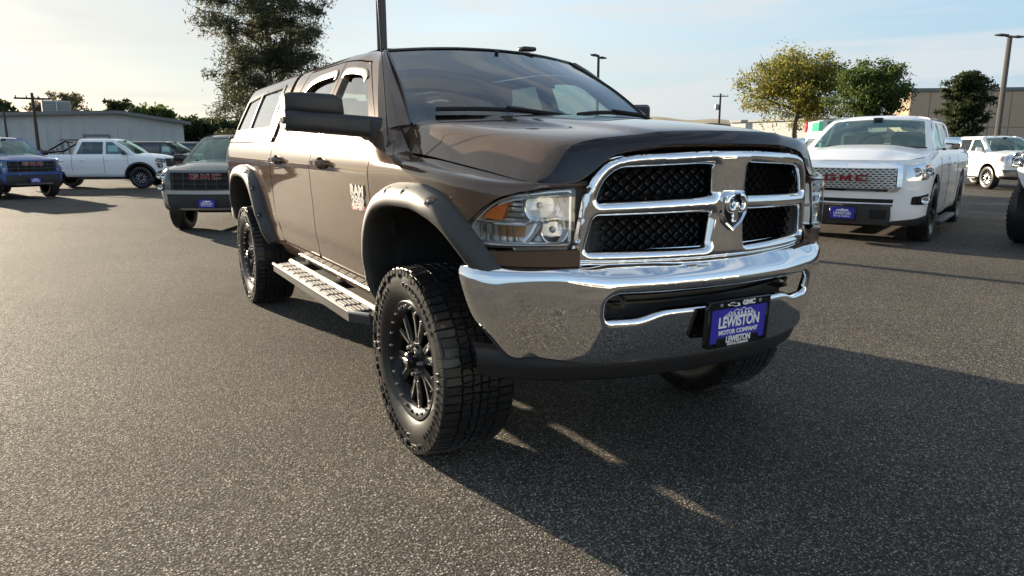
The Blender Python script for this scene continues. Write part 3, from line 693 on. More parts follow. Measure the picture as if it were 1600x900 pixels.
def make_wheel(parent, loc, side, Rr=.445, hw=.175, rim=.275, style='black', detail=True, spokes=6):
    """side -1: outer face towards -y"""
    w = empty('wheel', parent, loc, (0, 0, 0 if side < 0 else math.pi))
    key = (Rr, hw, rim, detail)
    if key not in TY: TY[key] = tyre_mb(Rr, hw, rim, 34 if detail else 40, detail).mesh('tyre', M['tyre'], 35)
    link('tyre', TY[key], w)
    key = ('rim', Rr, hw, rim, style, spokes)
    if key not in TY:
        mb = MB(); o = -hw*.80                      # outer lip plane
        lathe(mb, [(rim-.012, hw*.7), (rim-.04, hw*.5), (rim-.055, 0), (rim-.055, o+.07), (rim-.048, o+.035), (rim-.040, o+.012), (rim-.030, o+.004), (rim-.012, o-.008), (rim+.004, o-.012), (rim+.012, o-.004), (rim+.010, o+.02)], 64)
        lathe(mb, [(.001, o+.10), (rim-.055, o+.10)], 48, mi=2)               # dark brake drum behind the spokes
        lathe(mb, [(.001, o+.012), (.048, o+.012), (.056, o+.018), (.085, o+.028), (.092, o+.05), (.09, o+.09)], 32)
        for k in range(spokes):
            a = k*2*math.pi/spokes+.13
            for da in ((-.12, .12) if style != 'split' else (-.13, .13)):
                P0 = np.array([math.sin(a+da*.9)*.075, o+.026, math.cos(a+da*.9)*.075]); P1 = np.array([math.sin(a+da*2.1)*(rim-.046), o+.022, math.cos(a+da*2.1)*(rim-.046)])
                T = (P1-P0)/np.linalg.norm(P1-P0); S_ = np.cross(T, (0, 1., 0))
                h = .020 if style == 'black' else .017
                V = []
                for P, hh, dp in ((P0, h*1.15, .05), (P0*.45+P1*.55+np.array([0, .006, 0]), h, .045), (P1, h*1.3, .045)):
                    for sx, sy in ((-1, dp), (-1, .004), (-.7, 0), (.7, 0), (1, .004), (1, dp)): V.append(P+S_*hh*sx+np.array([0, sy, 0]))
                F = [[i*6+j, (i+1)*6+j, (i+1)*6+j+1, i*6+j+1] for i in range(2) for j in range(5)]
                nn = np.cross(np.array(V[6+2])-V[2], np.array(V[3])-V[2])
                if nn[1] > 0: F = [f[::-1] for f in F]
                mb.add(V, F, 0, False)
                if style == 'black':      # milled edge windows
                    Vm = []
                    for P, hh in ((P0*.78+P1*.22, h*.72), (P0*.06+P1*.94, h*.85)):
                        sgn = -1 if da < 0 else 1
                        for u_, v_ in ((.35, 0), (1.0, 0), (1.0, .004), (.35, .004)): Vm.append(P+S_*hh*u_*sgn+np.array([0, -.0015+v_, 0]))
                    mb.add(Vm, [[0, 1, 5, 4], [1, 2, 6, 5], [3, 0, 4, 7], [0, 3, 2, 1], [4, 5, 6, 7]], 1, False)
                else:
                    mb.mi[-len(F):] = [1 if j % 5 == 2 else 0 for j in range(len(F))]
        TY[key] = mb.mesh('rim', [M['rim'] if style in ('black', 'split') else M['silver'], M['mach'], M['matte']], 40)
        # lip bolts, lug nuts and cap are pieces of their own
        b2 = MB(); rb = rim-.022
        for k in range(24):
            a = k*2*math.pi/24+.05; lathe(b2, [(.0005, o-.013), (.0055, o-.012), (.0065, o-.004), (.0065, o+.01)], 6, c=(math.sin(a)*rb, 0, math.cos(a)*rb))
        for k in range(8):
            a = k*2*math.pi/8; lathe(b2, [(.0005, o-.004), (.008, o-.003), (.010, o+.01), (.011, o+.03)], 6, c=(math.sin(a)*.068, 0, math.cos(a)*.068))
        TY[key+('b',)] = b2.mesh('lip_bolts', M['silver'], 40)
        b3 = MB(); lathe(b3, [(.0005, o-.030), (.030, o-.030), (.038, o-.024), (.042, o-.010), (.043, o+.02)], 24); box(b3, (0, o-.031, 0), (.05, .006, .022), .002, 1)
        TY[key+('c',)] = b3.mesh('hub_cap', [M['rim'], M['mach']], 30)
    link('rim', TY[key], w); 
    if detail: link('lip_bolts', TY[key+('b',)], w)
    link('hub_cap', TY[key+('c',)], w)
    return w

# ------------------------------------------------------------------ the brown pickup (x forward, y to its left, front axle at x=0)
HERO = thing('pickup_truck', 'lifted brown metallic crew cab pickup with chrome grille and camper shell, largest in the lot', 'pickup truck')
def both(name, mb, mats, parent=HERO, ang=40):
    a = mb.build(name, mats, parent, ang); b_ = mb.mirror().build(name, mats, parent, ang); return a, b_
# --- side skin
VS = [.60, .66, .74, .82, .86, .95, 1.10, 1.25, 1.305, 1.335, 1.40, 1.46, 1.495, 1.56, 1.62]
def door_sec(w, dz=0):
    y = [.895, .93, .955, .964, .974, .980, .988, .997, .999, .992, .971, .946, .930, .895, .84]
    z = [.60, .66, .74, .82, .86, .95, 1.10, 1.25, 1.305, 1.335, 1.40, 1.46, 1.495, 1.535, 1.555]
    return [(w*yy, zz) for yy, zz in zip(y, z)]
def fend_sec(w, zc, yT, zT):
    y = [.885, .92, .945, .955, .963, .972, .984, .995, .997, .988, None, None, None, None, yT]
    z = [.60, .66, .74, .82, .86, .95, 1.10, min(1.25, zc-.055), zc-.020, zc+.008, None, None, None, zT+.002, zT-.001]
    o = []
    for i, (yy, zz) in enumerate(zip(y, z)):
        if i in (10, 11, 12, 13):
            f = {10: .22, 11: .45, 12: .62, 13: .82}[i]; yy_ = w*.988+(yT-w*.988)*f; zz = (zc+.008)+(zT+.002-zc-.008)*{10: .62, 11: .90, 12: .985, 13: 1.0}[i]
            o.append((yy_, zz))
        else: o.append((w*yy if i < 14 else yy, zz))
    return o
def shut(x):    # hood shut line: y,z
    return np.interp(x, [-.36, .1, .5, .75, .86, .93, .97], [.850, .842, .824, .802, .786, .757, .705]), np.interp(x, [-.36, .1, .5, .75, .86, .93, .97], [1.396, 1.363, 1.323, 1.297, 1.289, 1.284, 1.280])
st = []
for x, w in ((-5.02, .955), (-4.9, .985), (-4.6, 1.0), (-3.8, 1.0), (-2.73, 1.0), (-1.6, 1.0), (-.8, 1.0), (-.48, 1.0)): st.append((x, [(x, -y, z) for y, z in door_sec(w)]))
for u, x, w, zc in ((-.22, -.22, 1.0, 1.338), (.1, .1, 1.0, 1.328), (.35, .35, .998, 1.315), (.50, .50, .990, 1.301), (.60, .595, .972, 1.292), (.70, .675, .940, 1.284), (.80, .745, .893, 1.277), (.90, .797, .832, 1.272), (1.00, .836, .768, 1.270), (1.10, .863, .700, 1.269), (1.18, .879, .640, 1.268)):
    yT, zT = shut(x if u < .6 else x+.02)
    if w < yT+.02: yT = w-.03
    st.append((u, [(x-(.0 if u < .6 else .10*max(0, z-1.1)*min(1, (u-.6)*3)), -y, z) for y, z in fend_sec(w, zc, yT, zT)]))
SIDE = Net([s[0] for s in st], VS, [s[1] for s in st])
def arc(cx, cz, pts): return [(cx+a, cz+b_) for a, b_ in pts]
ARCH_F = [(-.43, .60), (-.425, .80), (-.395, .95), (-.32, 1.065), (-.20, 1.135), (0.0, 1.168), (.20, 1.172), (.36, 1.15), (.48, 1.10), (.565, 1.03), (.62, .97), (.66, .93)]
ARCH_R = [(-3.79+a, b_) for a, b_ in [(-.60, .72), (-.585, .85), (-.52, 1.0), (-.41, 1.10), (-.24, 1.155), (0, 1.165), (.22, 1.150), (.38, 1.09), (.49, .99), (.57, .86), (.635, .73), (.68, .62)]]
def smooth(P, n=60):
    P = np.array(P, float); d = np.r_[0, np.cumsum(np.linalg.norm(np.diff(P, axis=0), axis=1))]; tt = np.linspace(0, d[-1], n); D = pchip_d(d, P)
    i = np.clip(np.searchsorted(d, tt, 'right')-1, 0, len(d)-2); h = d[i+1]-d[i]; t_ = ((tt-d[i])/h)[:, None]
    return herm(t_, h[:, None], P[i], P[i+1], D[i], D[i+1])
aF = smooth(ARCH_F, 40); aR = smooth(ARCH_R, 40)
def inset(a, c, k): return c+(a-c)*k
aFp = aF+(aF-np.array([.05, .6]))*.05; aRp = aR+(aR-np.array([-3.79, .6]))*.05
# front fender
fen = [(-.452, .665), (-.452, 1.49), (-.43, 1.53), (-.41, 1.618), (-.1, 1.618), (.6, 1.618), (1.12, 1.618), (1.165, 1.60), (1.165, 1.338), (1.0, 1.330), (.86, 1.312), (.79, 1.288), (.735, 1.25), (.545, 1.115), (.60, 1.048), (.64, 1.02)] + [tuple(p) for p in aFp[::-1] if p[1] > .665 and p[0] < .62]
both('front_fender', panel(SIDE, fen, res=.028, thick=.03), M['brown'])
# panel below the headlight
both('headlight_filler', panel(SIDE, [(.625, 1.035), (1.15, 1.045), (1.15, .985), (.68, .985)], res=.03, thick=.03), M['brown'])
# doors: lower skin plus window frame
GY = np.array([[1.485, .934], [1.56, .903], [1.68, .852], [1.80, .797], [1.90, .748], [1.955, .712], [1.985, .675], [2.003, .62], [2.008, .56]])
GV = np.r_[0, np.cumsum(np.linalg.norm(np.diff(GY, axis=0), axis=1))]; GV = GV/GV[-1]*.62+1.485
gs = []
for x, dz, dy in ((-.2, -.045, 0), (-1.1, -.035, 0), (-1.35, -.012, 0), (-1.7, .0, 0), (-2.73, .0, -.005), (-3.9, .0, -.01), (-4.7, -.005, -.02), (-4.95, -.02, -.04)):
    gs.append([(x, -(y+dy), z+dz*min(1, (z-1.485)/.45)) for z, y in GY])
GREEN = Net([-.2, -1.1, -1.35, -1.7, -2.73, -3.9, -4.7, -4.95][::-1], GV, gs[::-1])
def gz(z): return float(np.interp(z, GY[:, 0], GV))
def gp(*pts): return [(x, gz(z)) for x, z in pts]
fd_low = rnd([(-1.572, .715), (-1.572, 1.497), (-.462, 1.497), (-.462, .715)], [.05, 0, 0, .03])
rd_low = rnd([(-2.60, .715), (-2.715, .93), (-2.722, 1.10), (-2.722, 1.497), (-1.584, 1.497), (-1.584, .715)], [.05, .15, .1, 0, 0, .05])
fwin = rnd(gp((-.63, 1.515), (-1.055, 1.858), (-1.135, 1.888), (-1.50, 1.895), (-1.525, 1.515)), [.02, .08, .06, .05, .02])
rwin = rnd(gp((-1.66, 1.515), (-1.64, 1.895), (-2.10, 1.890), (-2.34, 1.855), (-2.53, 1.515)), [.02, .05, .10, .10, .02])
fd_up = gp((-1.572, 1.4975), (-1.572, 1.945), (-1.10, 1.93), (-.50, 1.4975)); rd_up = gp((-2.70, 1.4975), (-2.52, 1.80), (-2.44, 1.945), (-1.584, 1.945), (-1.584, 1.4975))
emblem_z = None
def make_door(name, low, up, win, hx):
    mb = panel(SIDE, low, res=.03, thick=.035); panel(GREEN, up, [win], res=.028, thick=.05, mb=mb)
    # rolled belt moulding
    sub = []
    for s in (1, -1):
        d = (mb if s > 0 else mb.mirror()).build(name, M['brown'], HERO); sub.append(d)
    g = panel(GREEN, [tuple(p) for p in inset(np.array(win), np.mean(win, 0), 1.03)], res=.05, thick=.004, off=-.022)
    rg = MB()
    tp = [p for p in win if p[1] > gz(1.70 if name == 'front_door' else 1.80)]; tp = tp if tp[0][0] > tp[-1][0] else tp
    P = GREEN(np.array([(p[0], p[1]-.004) for p in smooth(tp, 24)])); Nn = np.tile(np.array([0, -.93, .36]), (len(P), 1))
    sweep(rg, P, Nn, [(.0, .020), (.006, .012), (.008, -.010), (.007, -.030), (.004, -.030), (.0, -.022)], closed=True)
    st_ = MB(); lo_ = [p for p in win if p[1] < gz(1.53)]
    x0, x1 = min(p[0] for p in win), max(p[0] for p in win); X = np.linspace(x0-.02, x1+.02, 20)
    P = GREEN(np.stack([X, np.full(20, gz(1.512))], 1)); sweep(st_, P, np.tile([0, -1., 0.3], (20, 1)), [(-.01, -.014), (.008, -.014), (.010, 0), (.006, .012), (-.01, .012)], closed=True)
    h = MB(); hz = 1.325; pts = []
    for dx in np.linspace(-.115, .115, 12):
        pts.append(SIDE([(hx+dx, hz)])[0]+np.array([0, -.050+.030*abs(dx/.115)**4, 0.004*(1-abs(dx/.115))]))
    sweep(h, pts, np.tile([0, -1., 0.], (12, 1)), [(-.012, -.017), (.004, -.02), (.012, -.012), (.012, .012), (.004, .018), (-.012, .015)], closed=True)
    for dx in (-.105, .105):
        p = SIDE([(hx+dx, hz)])[0]; box(h, p+np.array([0, -.016, 0]), (.035, .055, .032), .01)
    hp = MB(); c_ = SIDE([(hx, hz)])[0]
    lathe(hp, [(.001, -.0), (.05, -.001), (.062, -.004), (.068, -.010)], 24, c=(0, 0, 0)); hp.xf(Matrix.Translation(Vector(c_)+Vector((0, -.0055, 0))) @ Matrix.Diagonal((1.5, 1, .52, 1)))
    for d, s in zip(sub, (1, -1)):
        for n_, mb_, m_ in (('door_glass', g, M['glassdark' if name == 'rear_door' else 'sideglass']), ('rain_guard', rg, M['flare']), ('belt_moulding', st_, M['plastic']), ('handle', h, M['brown']), ('handle_cup', hp, M['brown'])):
            (mb_ if s > 0 else mb_.mirror()).build(n_, m_, d)
    return sub
fdoors = make_door('front_door', fd_low, fd_up, fwin, -1.27)
rdoors = make_door('rear_door', rd_low, rd_up, rwin, -2.44)
# rocker below the doors
both('rocker_panel', panel(SIDE, [(-2.80, .60), (-2.76, .706), (-.462, .706), (-.44, .60)], res=.05, thick=.04), M['brown'])
# cab shell: roof rails, C pillar
rail = gp((-.52, 1.515), (-1.095, 1.940), (-1.572, 1.955), (-2.45, 1.955), (-2.55, 1.80), (-2.725, 1.4975), (-2.735, 1.4975), (-2.735, 2.003), (-2.735, 2.008), (-1.2, 2.008), (-1.045, 1.985), (-.47, 1.50))
cab = panel(SIDE, [(-2.735, .75), (-2.735, 1.497), (-2.728, 1.497), (-2.728, 1.0), (-2.70, .90), (-2.61, .72), (-2.64, .70)], res=.03, thick=.03)
panel(GREEN, rail, res=.03, thick=.03, mb=cab)
# A pillar: from the greenhouse edge round to the windscreen edge
tt = np.linspace(0, 1, 9)
eA = GREEN(np.array([(-.455+(-1.05+.455)*k, gz(1.497)+(gz(1.985)-gz(1.497))*k) for k in tt]))
eW = np.stack([-.365+(-1.085+.365)*tt, -(.795+(.640-.795)*tt), 1.530+(1.968-1.530)*tt+.012*np.sin(tt*np.pi)], 1)
mid = (eA*.42+eW*.58); mid[:, 1] -= .012; mid[:, 0] += .018; mid[:, 2] += .006
mid2 = eA*.8+eW*.2; mid2[:, 1] -= .008; mid2[:, 0] += .008
PIL = Net(tt, [0, .25, .62, 1], np.stack([eA, mid2, mid, eW], 1))
grid(PIL, 0, 1, 30, 0, 1, 12, (1, -1, .5), cab)
# cowl corner that closes pillar base to fender
CW = [(-.452, -.930, 1.497), (-.40, -.86, 1.537), (-.365, -.795, 1.532)]
cabm = cab.mirror()
# roof skin
RX = [-2.735, -2.2, -1.6, -1.25, -1.10, -1.02, -.965]
RY = [-.60, -.5, -.35, -.15, 0, .15, .35, .5, .60]
rp = []
for i, x in enumerate(RX):
    row = []
    for y in RY:
        f = (abs(y)/.60)
        xx = x if i < 4 else x-(f**2)*[0, 0, 0, 0, .06, .085, .105][i]
        e = [2.0075, 2.0085, 2.006, 1.997, 1.986, 1.978, 1.968][i]; cz_ = [2.022, 2.036, 2.040, 2.030, 2.018, 2.008, 1.996][i]
        rib = .006*math.exp(-((abs(y)-.33)/.05)**2)*(1 if i < 4 else 0)
        row.append((xx, y, e+(cz_-e)*(1-f**2.2)-rib))
    rp.append(row)
ROOF = Net(RX, RY, rp)
roof = grid(ROOF, -2.735, -.965, 50, -.60, .60, 40)
cab.join(cabm).join(roof)
CAB = cab.build('cab_shell', M['brown'], HERO, 50)
mb = MB(); box(mb, (-1.08, .30, 2.031), (.10, .10, .028), .012, seg=2); mb.build('roof_marker', M['gloss'], HERO)   # low fin on the roof front
# windscreen
WY = [-1, -.6, -.3, 0, .3, .6, 1]
wb = [(-.365+(.215)*(1-abs(k)**2), k*.795, 1.530-.03*(1-k*k)) for k in WY]; wt = [(-1.085+.105*(1-k*k), k*.640, 1.966+.030*(1-k*k)) for k in WY]
wm = [tuple((np.array(a)+np.array(b_))/2+np.array([.022, 0, .020])) for a, b_ in zip(wb, wt)]
WIND = Net(WY, [0, .5, 1], np.stack([wb, wm, wt], 1))
ws = grid(WIND, -1, 1, 40, 0, 1, 16, (1, 0, .5)).build('windscreen', M['glass'], HERO)
fr = MB()
def strip(S, path, wdt, off, mb):
    pass
# black frit border as geometry behind the glass
panel(WIND, [(-1, 0), (1, 0), (1, 1), (-1, 1)], [rnd([(-.93, .05), (.93, .05), (.93, .94), (-.93, .94)], .06)], res=.05, thick=0, off=-.006, out=(1, 0, .5), mb=fr)
fr.build('windscreen_border', M['matte'], ws)
mb = MB()
for P in ([WIND([(k, v)])[0] for v in np.linspace(0, 1, 14) for k in (-1.0,)], [WIND([(k, v)])[0] for v in np.linspace(0, 1, 14) for k in (1.0,)], [WIND([(k, 1.0)])[0] for k in np.linspace(-1, 1, 20)]): tube(mb, np.array(P)+np.array([.003, 0, .002]), .007, 6)
mb.build('windscreen_seal', M['gloss'], ws)
# wipers
for y0, y1, s in ((.10, -.66, 1), (.74, .12, 1)):
    mb = MB(); n = 14
    P = [WIND([(y0/.78+(y1-y0)/.78*k, .105+.055*math.sin(k*2.6))])[0]+np.array([.018, 0, .018]) for k in np.linspace(0, 1, n)]
    tube(mb, P, .011, 6)
    a0 = np.array(P[int(n*.5)]); b0 = WIND([(max(-1, min(1, (y0+.10)/.78)), .0)])[0]+np.array([.06, 0, .0])
    tube(mb, [b0, (a0+b0)/2+np.array([.02, 0, .03]), a0+np.array([.006, 0, .012])], [.014, .011, .008], 6)
    mb.build('wiper', M['matte'], HERO)
mb = MB()
CWL = [[(-.12-.26*abs(k)**2, k*.80, 1.500-.0*abs(k)) for k in WY], [(-.24-.20*abs(k)**2, k*.80, 1.478) for k in WY]]
grid(Net(WY, [0, 1], np.stack(CWL, 1)), -1, 1, 20, 0, 1, 3, mb=mb); mb.build('cowl', M['plastic'], HERO)
mb = MB(); mb.add([(-.47, -.905, 1.498), (-.38, -.785, 1.527), (-.36, -.765, 1.520), (-.345, -.80, 1.465), (-.29, -.842, 1.395), (-.42, -.86, 1.42)], [[0, 5, 4, 3, 2, 1]], 0, False); both('cowl_corner', mb, M['brown'])

# --- hood
HV = [0, .12, .25, .30, .45, .60, .70, 1.0]
hs = {   # y rails, z rails, x at the centre line, backward sweep of the row
 -.40: ([.850, .806, .768, .722, .585, .43, .345, 0], [1.396, 1.470, 1.532, 1.549, 1.560, 1.568, 1.581, 1.590], -.25, .21),
 -.10: ([.846, .800, .757, .712, .577, .42, .34, 0], [1.381, 1.453, 1.513, 1.529, 1.543, 1.552, 1.566, 1.576], 0.0, .14),
 .20: ([.838, .785, .735, .69, .565, .415, .335, 0], [1.353, 1.424, 1.486, 1.502, 1.518, 1.529, 1.545, 1.556], .27, .10),
 .50: ([.824, .764, .705, .664, .545, .405, .325, 0], [1.323, 1.393, 1.459, 1.474, 1.491, 1.503, 1.520, 1.530], .58, .14),
 .70: ([.808, .742, .68, .640, .528, .395, .315, 0], [1.301, 1.368, 1.436, 1.451, 1.470, 1.483, 1.498, 1.506], .80, .22),
 .80: ([.793, .728, .665, .628, .520, .388, .308, 0], [1.293, 1.354, 1.420, 1.436, 1.456, 1.469, 1.481, 1.488], .895, .28),
 .86: ([.778, .712, .650, .616, .512, .382, .303, 0], [1.288, 1.338, 1.400, 1.418, 1.440, 1.453, 1.463, 1.469], .945, .31),
 .895: ([.765, .698, .640, .607, .507, .379, .300, 0], [1.286, 1.299, 1.325, 1.350, 1.410, 1.430, 1.440, 1.446], .965, .32),
 .915: ([.755, .688, .632, .600, .502, .376, .298, 0], [1.283, 1.285, 1.293, 1.312, 1.390, 1.412, 1.420, 1.424], .968, .325)}
hu = sorted(hs); rows = []
for u in hu:
    ys, zs, xc, kk = hs[u]
    half = [(xc-kk*y**2, -y, z) for y, z in zip(ys, zs)]
    rows.append(half+[(x, -y, z) for x, y, z in half[-2::-1]])
HVF = HV+[2-v for v in HV[-2::-1]]
HOOD = Net(hu, HVF, rows)
hood = panel(HOOD, [(-.40, .006), (.912, .006), (.912, 1.994), (-.40, 1.994)], res=.03, thick=.03, out=(0, 0, 1))
hd = hood.build('hood', M['brown'], HERO, 50)
sh = panel(HOOD, rnd([(.872, .012), (.868, .09), (.856, .165), (.836, .26), (.838, .5), (.846, 1.0), (.838, 1.5), (.836, 1.74), (.856, 1.835), (.868, 1.91), (.872, 1.988), (.910, 1.985), (.910, .015)], [.005, .02, .04, .05, .1, .1, .1, .05, .04, .02, .005, .01, .01]), res=.025, thick=.010, out=(0, 0, 1), off=.011)
sh.build('hood_deflector', M['shield'], HERO, 50)

# --- grille
def XG(y, z): return .992 - .355*y**2 + .03*(z-1.2)
outl = rnd([(-.655, .988), (.655, .988), (.612, 1.27), (.548, 1.372), (.44, 1.396), (0, 1.412), (-.44, 1.396), (-.548, 1.372), (-.612, 1.27)], [.03, .03, .05, .09, .1, .2, .1, .09, .05], 6)
ULh = rnd([(-.563, 1.223), (-.543, 1.29), (-.493, 1.337), (-.092, 1.352), (-.088, 1.238)], [.012, .05, .06, .012, .012], 5)
LLh = rnd([(-.598, 1.038), (-.570, 1.158), (-.090, 1.166), (-.105, 1.033)], .014, 4)
mir = lambda p: [(-a, b_) for a, b_ in p][::-1]
holes = [ULh, LLh, mir(ULh), mir(LLh)]
def ridge(P3, P2, hl, outer, R1=.034, D1=.045, R2=.02, D2=.02):
    d = np.full(len(P2), 9.)
    for h in hl: d = np.minimum(d, segdist(P2, h))
    k = np.clip(1-d/R1, 0, 1); P3 = P3.copy(); P3[:, 0] -= D1*(1-np.sqrt(np.maximum(0, 1-k**2.2)))
    if outer is not None:
        k = np.clip(1-segdist(P2, outer)/R2, 0, 1); P3[:, 0] -= D2*(1-np.sqrt(np.maximum(0, 1-k**2)))
    return P3
gS = lambda q_: np.stack([XG(q_[:, 0], q_[:, 1]), q_[:, 0], q_[:, 1]], 1)
gr = panel(gS, outl, holes, res=.010, thick=.05, out=(1, 0, 0), rings=[offs(h, d_) for h in holes for d_ in (.004, .010, .018, .027, .035)], post=lambda a, b_: ridge(a, b_, holes, outl))
GR = gr.build('grille_surround', M['chrome'], HERO, 60)
# dark honeycomb behind each opening
cwid, chgt = .050, .0255
for h in holes:
    mb = MB(); hp = np.array(h); lo_, hi_ = hp.min(0), hp.max(0); ctr = hp.mean(0)
    big = [tuple(p) for p in ctr+(hp-ctr)*1.06]
    r_ = 0; z = lo_[1]-.02
    while z < hi_[1]+.03:
        y = lo_[0]-.03+(r_ % 2)*cwid/2
        while y < hi_[0]+.04:
            if pip(np.array([[y, z]]), big)[0]:
                hexo = [(math.cos(k*math.pi/3)*cwid*.60, math.sin(k*math.pi/3)*chgt*.60) for k in range(6)]
                V = []
                for s_, dx in ((1.0, -.060), (.82, -.056), (.78, -.076)):
                    for a, b_ in hexo: V.append((XG(y, z)+dx, y+a*s_, z+b_*s_))
                F = [[i, (i+1) % 6, 6+(i+1) % 6, 6+i] for i in range(6)]+[[6+i, 6+(i+1) % 6, 12+(i+1) % 6, 12+i] for i in range(6)]
                mb.add(V, F, 0, False)
            y += cwid
        z += chgt*.86/1.0*.99; r_ += 1
    mb.build('grille_mesh', M['gloss'], HERO, 30)
mb = MB(); panel(lambda q_: gS(q_)-np.array([.10, 0, 0]), [(-.63, 1.0), (.63, 1.0), (.58, 1.36), (-.58, 1.36)], res=.08, thick=.02, out=(1, 0, 0), mb=mb); mb.build('grille_backing', M['matte'], HERO)
# emblem: pointed shield with a horned ram's head
def EX(y, z, d): y, z = y*.87, 1.178+(z-1.178)*.87; return (XG(y, z)+d, y, z)
sh_o = [(-.052, 1.262), (.052, 1.262), (.078, 1.236), (.078, 1.165), (.050, 1.118), (0, 1.082), (-.050, 1.118), (-.078, 1.165), (-.078, 1.236)]
sc = lambda P, k, c=(0, 1.178): [(c[0]+(a-c[0])*k, c[1]+(b_-c[1])*k) for a, b_ in P]
em = MB()
for (k0, d0), (k1, d1), m_ in (((1.0, -.02), (1.0, .016), 0), ((1.0, .016), (.92, .024), 0), ((.92, .024), (.82, .016), 0), ((.82, .016), (.80, .008), 0)):
    A, B_ = sc(sh_o, k0), sc(sh_o, k1); n = len(A)
    em.add([EX(a, b_, d0) for a, b_ in A]+[EX(a, b_, d1) for a, b_ in B_], [[i, n+i, n+(i+1) % n, (i+1) % n] for i in range(n)], m_, False)
EMB = em.build('emblem', M['chrome'], HERO, 30)
ib = MB(); prism(ib, sc(sh_o, .81)[::-1], 0.0, .008, lambda a, b_, d: EX(a, b_, d)); ib.build('emblem_field', M['gloss'], EMB)
rm = MB()
for s in (-1, 1):      # curled horns
    P = []; rr = []
    for k in np.linspace(0, 1, 22):
        a = math.pi*.62-k*math.pi*1.75; rad = .0275-.010*k
        P.append(EX(s*(.030+math.cos(a)*rad*1.0+.0), 1.212+math.sin(a)*rad*1.15-.018*k, .014+.012*k)); rr.append(.0125*(1-k)**.45+.003)
    tube(rm, P, rr, 8)
hd_pts = [(-.017, 1.222), (.017, 1.222), (.020, 1.195), (.012, 1.160), (.010, 1.128), (0, 1.118), (-.010, 1.128), (-.012, 1.160), (-.020, 1.195)]
n = len(hd_pts); rm.add([EX(a, b_, .010) for a, b_ in hd_pts]+[EX(a*.55, 1.17+(b_-1.17)*.8, .030) for a, b_ in hd_pts]+[EX(0, 1.165, .036)], [[i, n+i, n+(i+1) % n, (i+1) % n] for i in range(n)]+[[n+i, 2*n, n+(i+1) % n] for i in range(n)], 0, False)
rm.build('emblem_head', M['chrome'], EMB, 50)

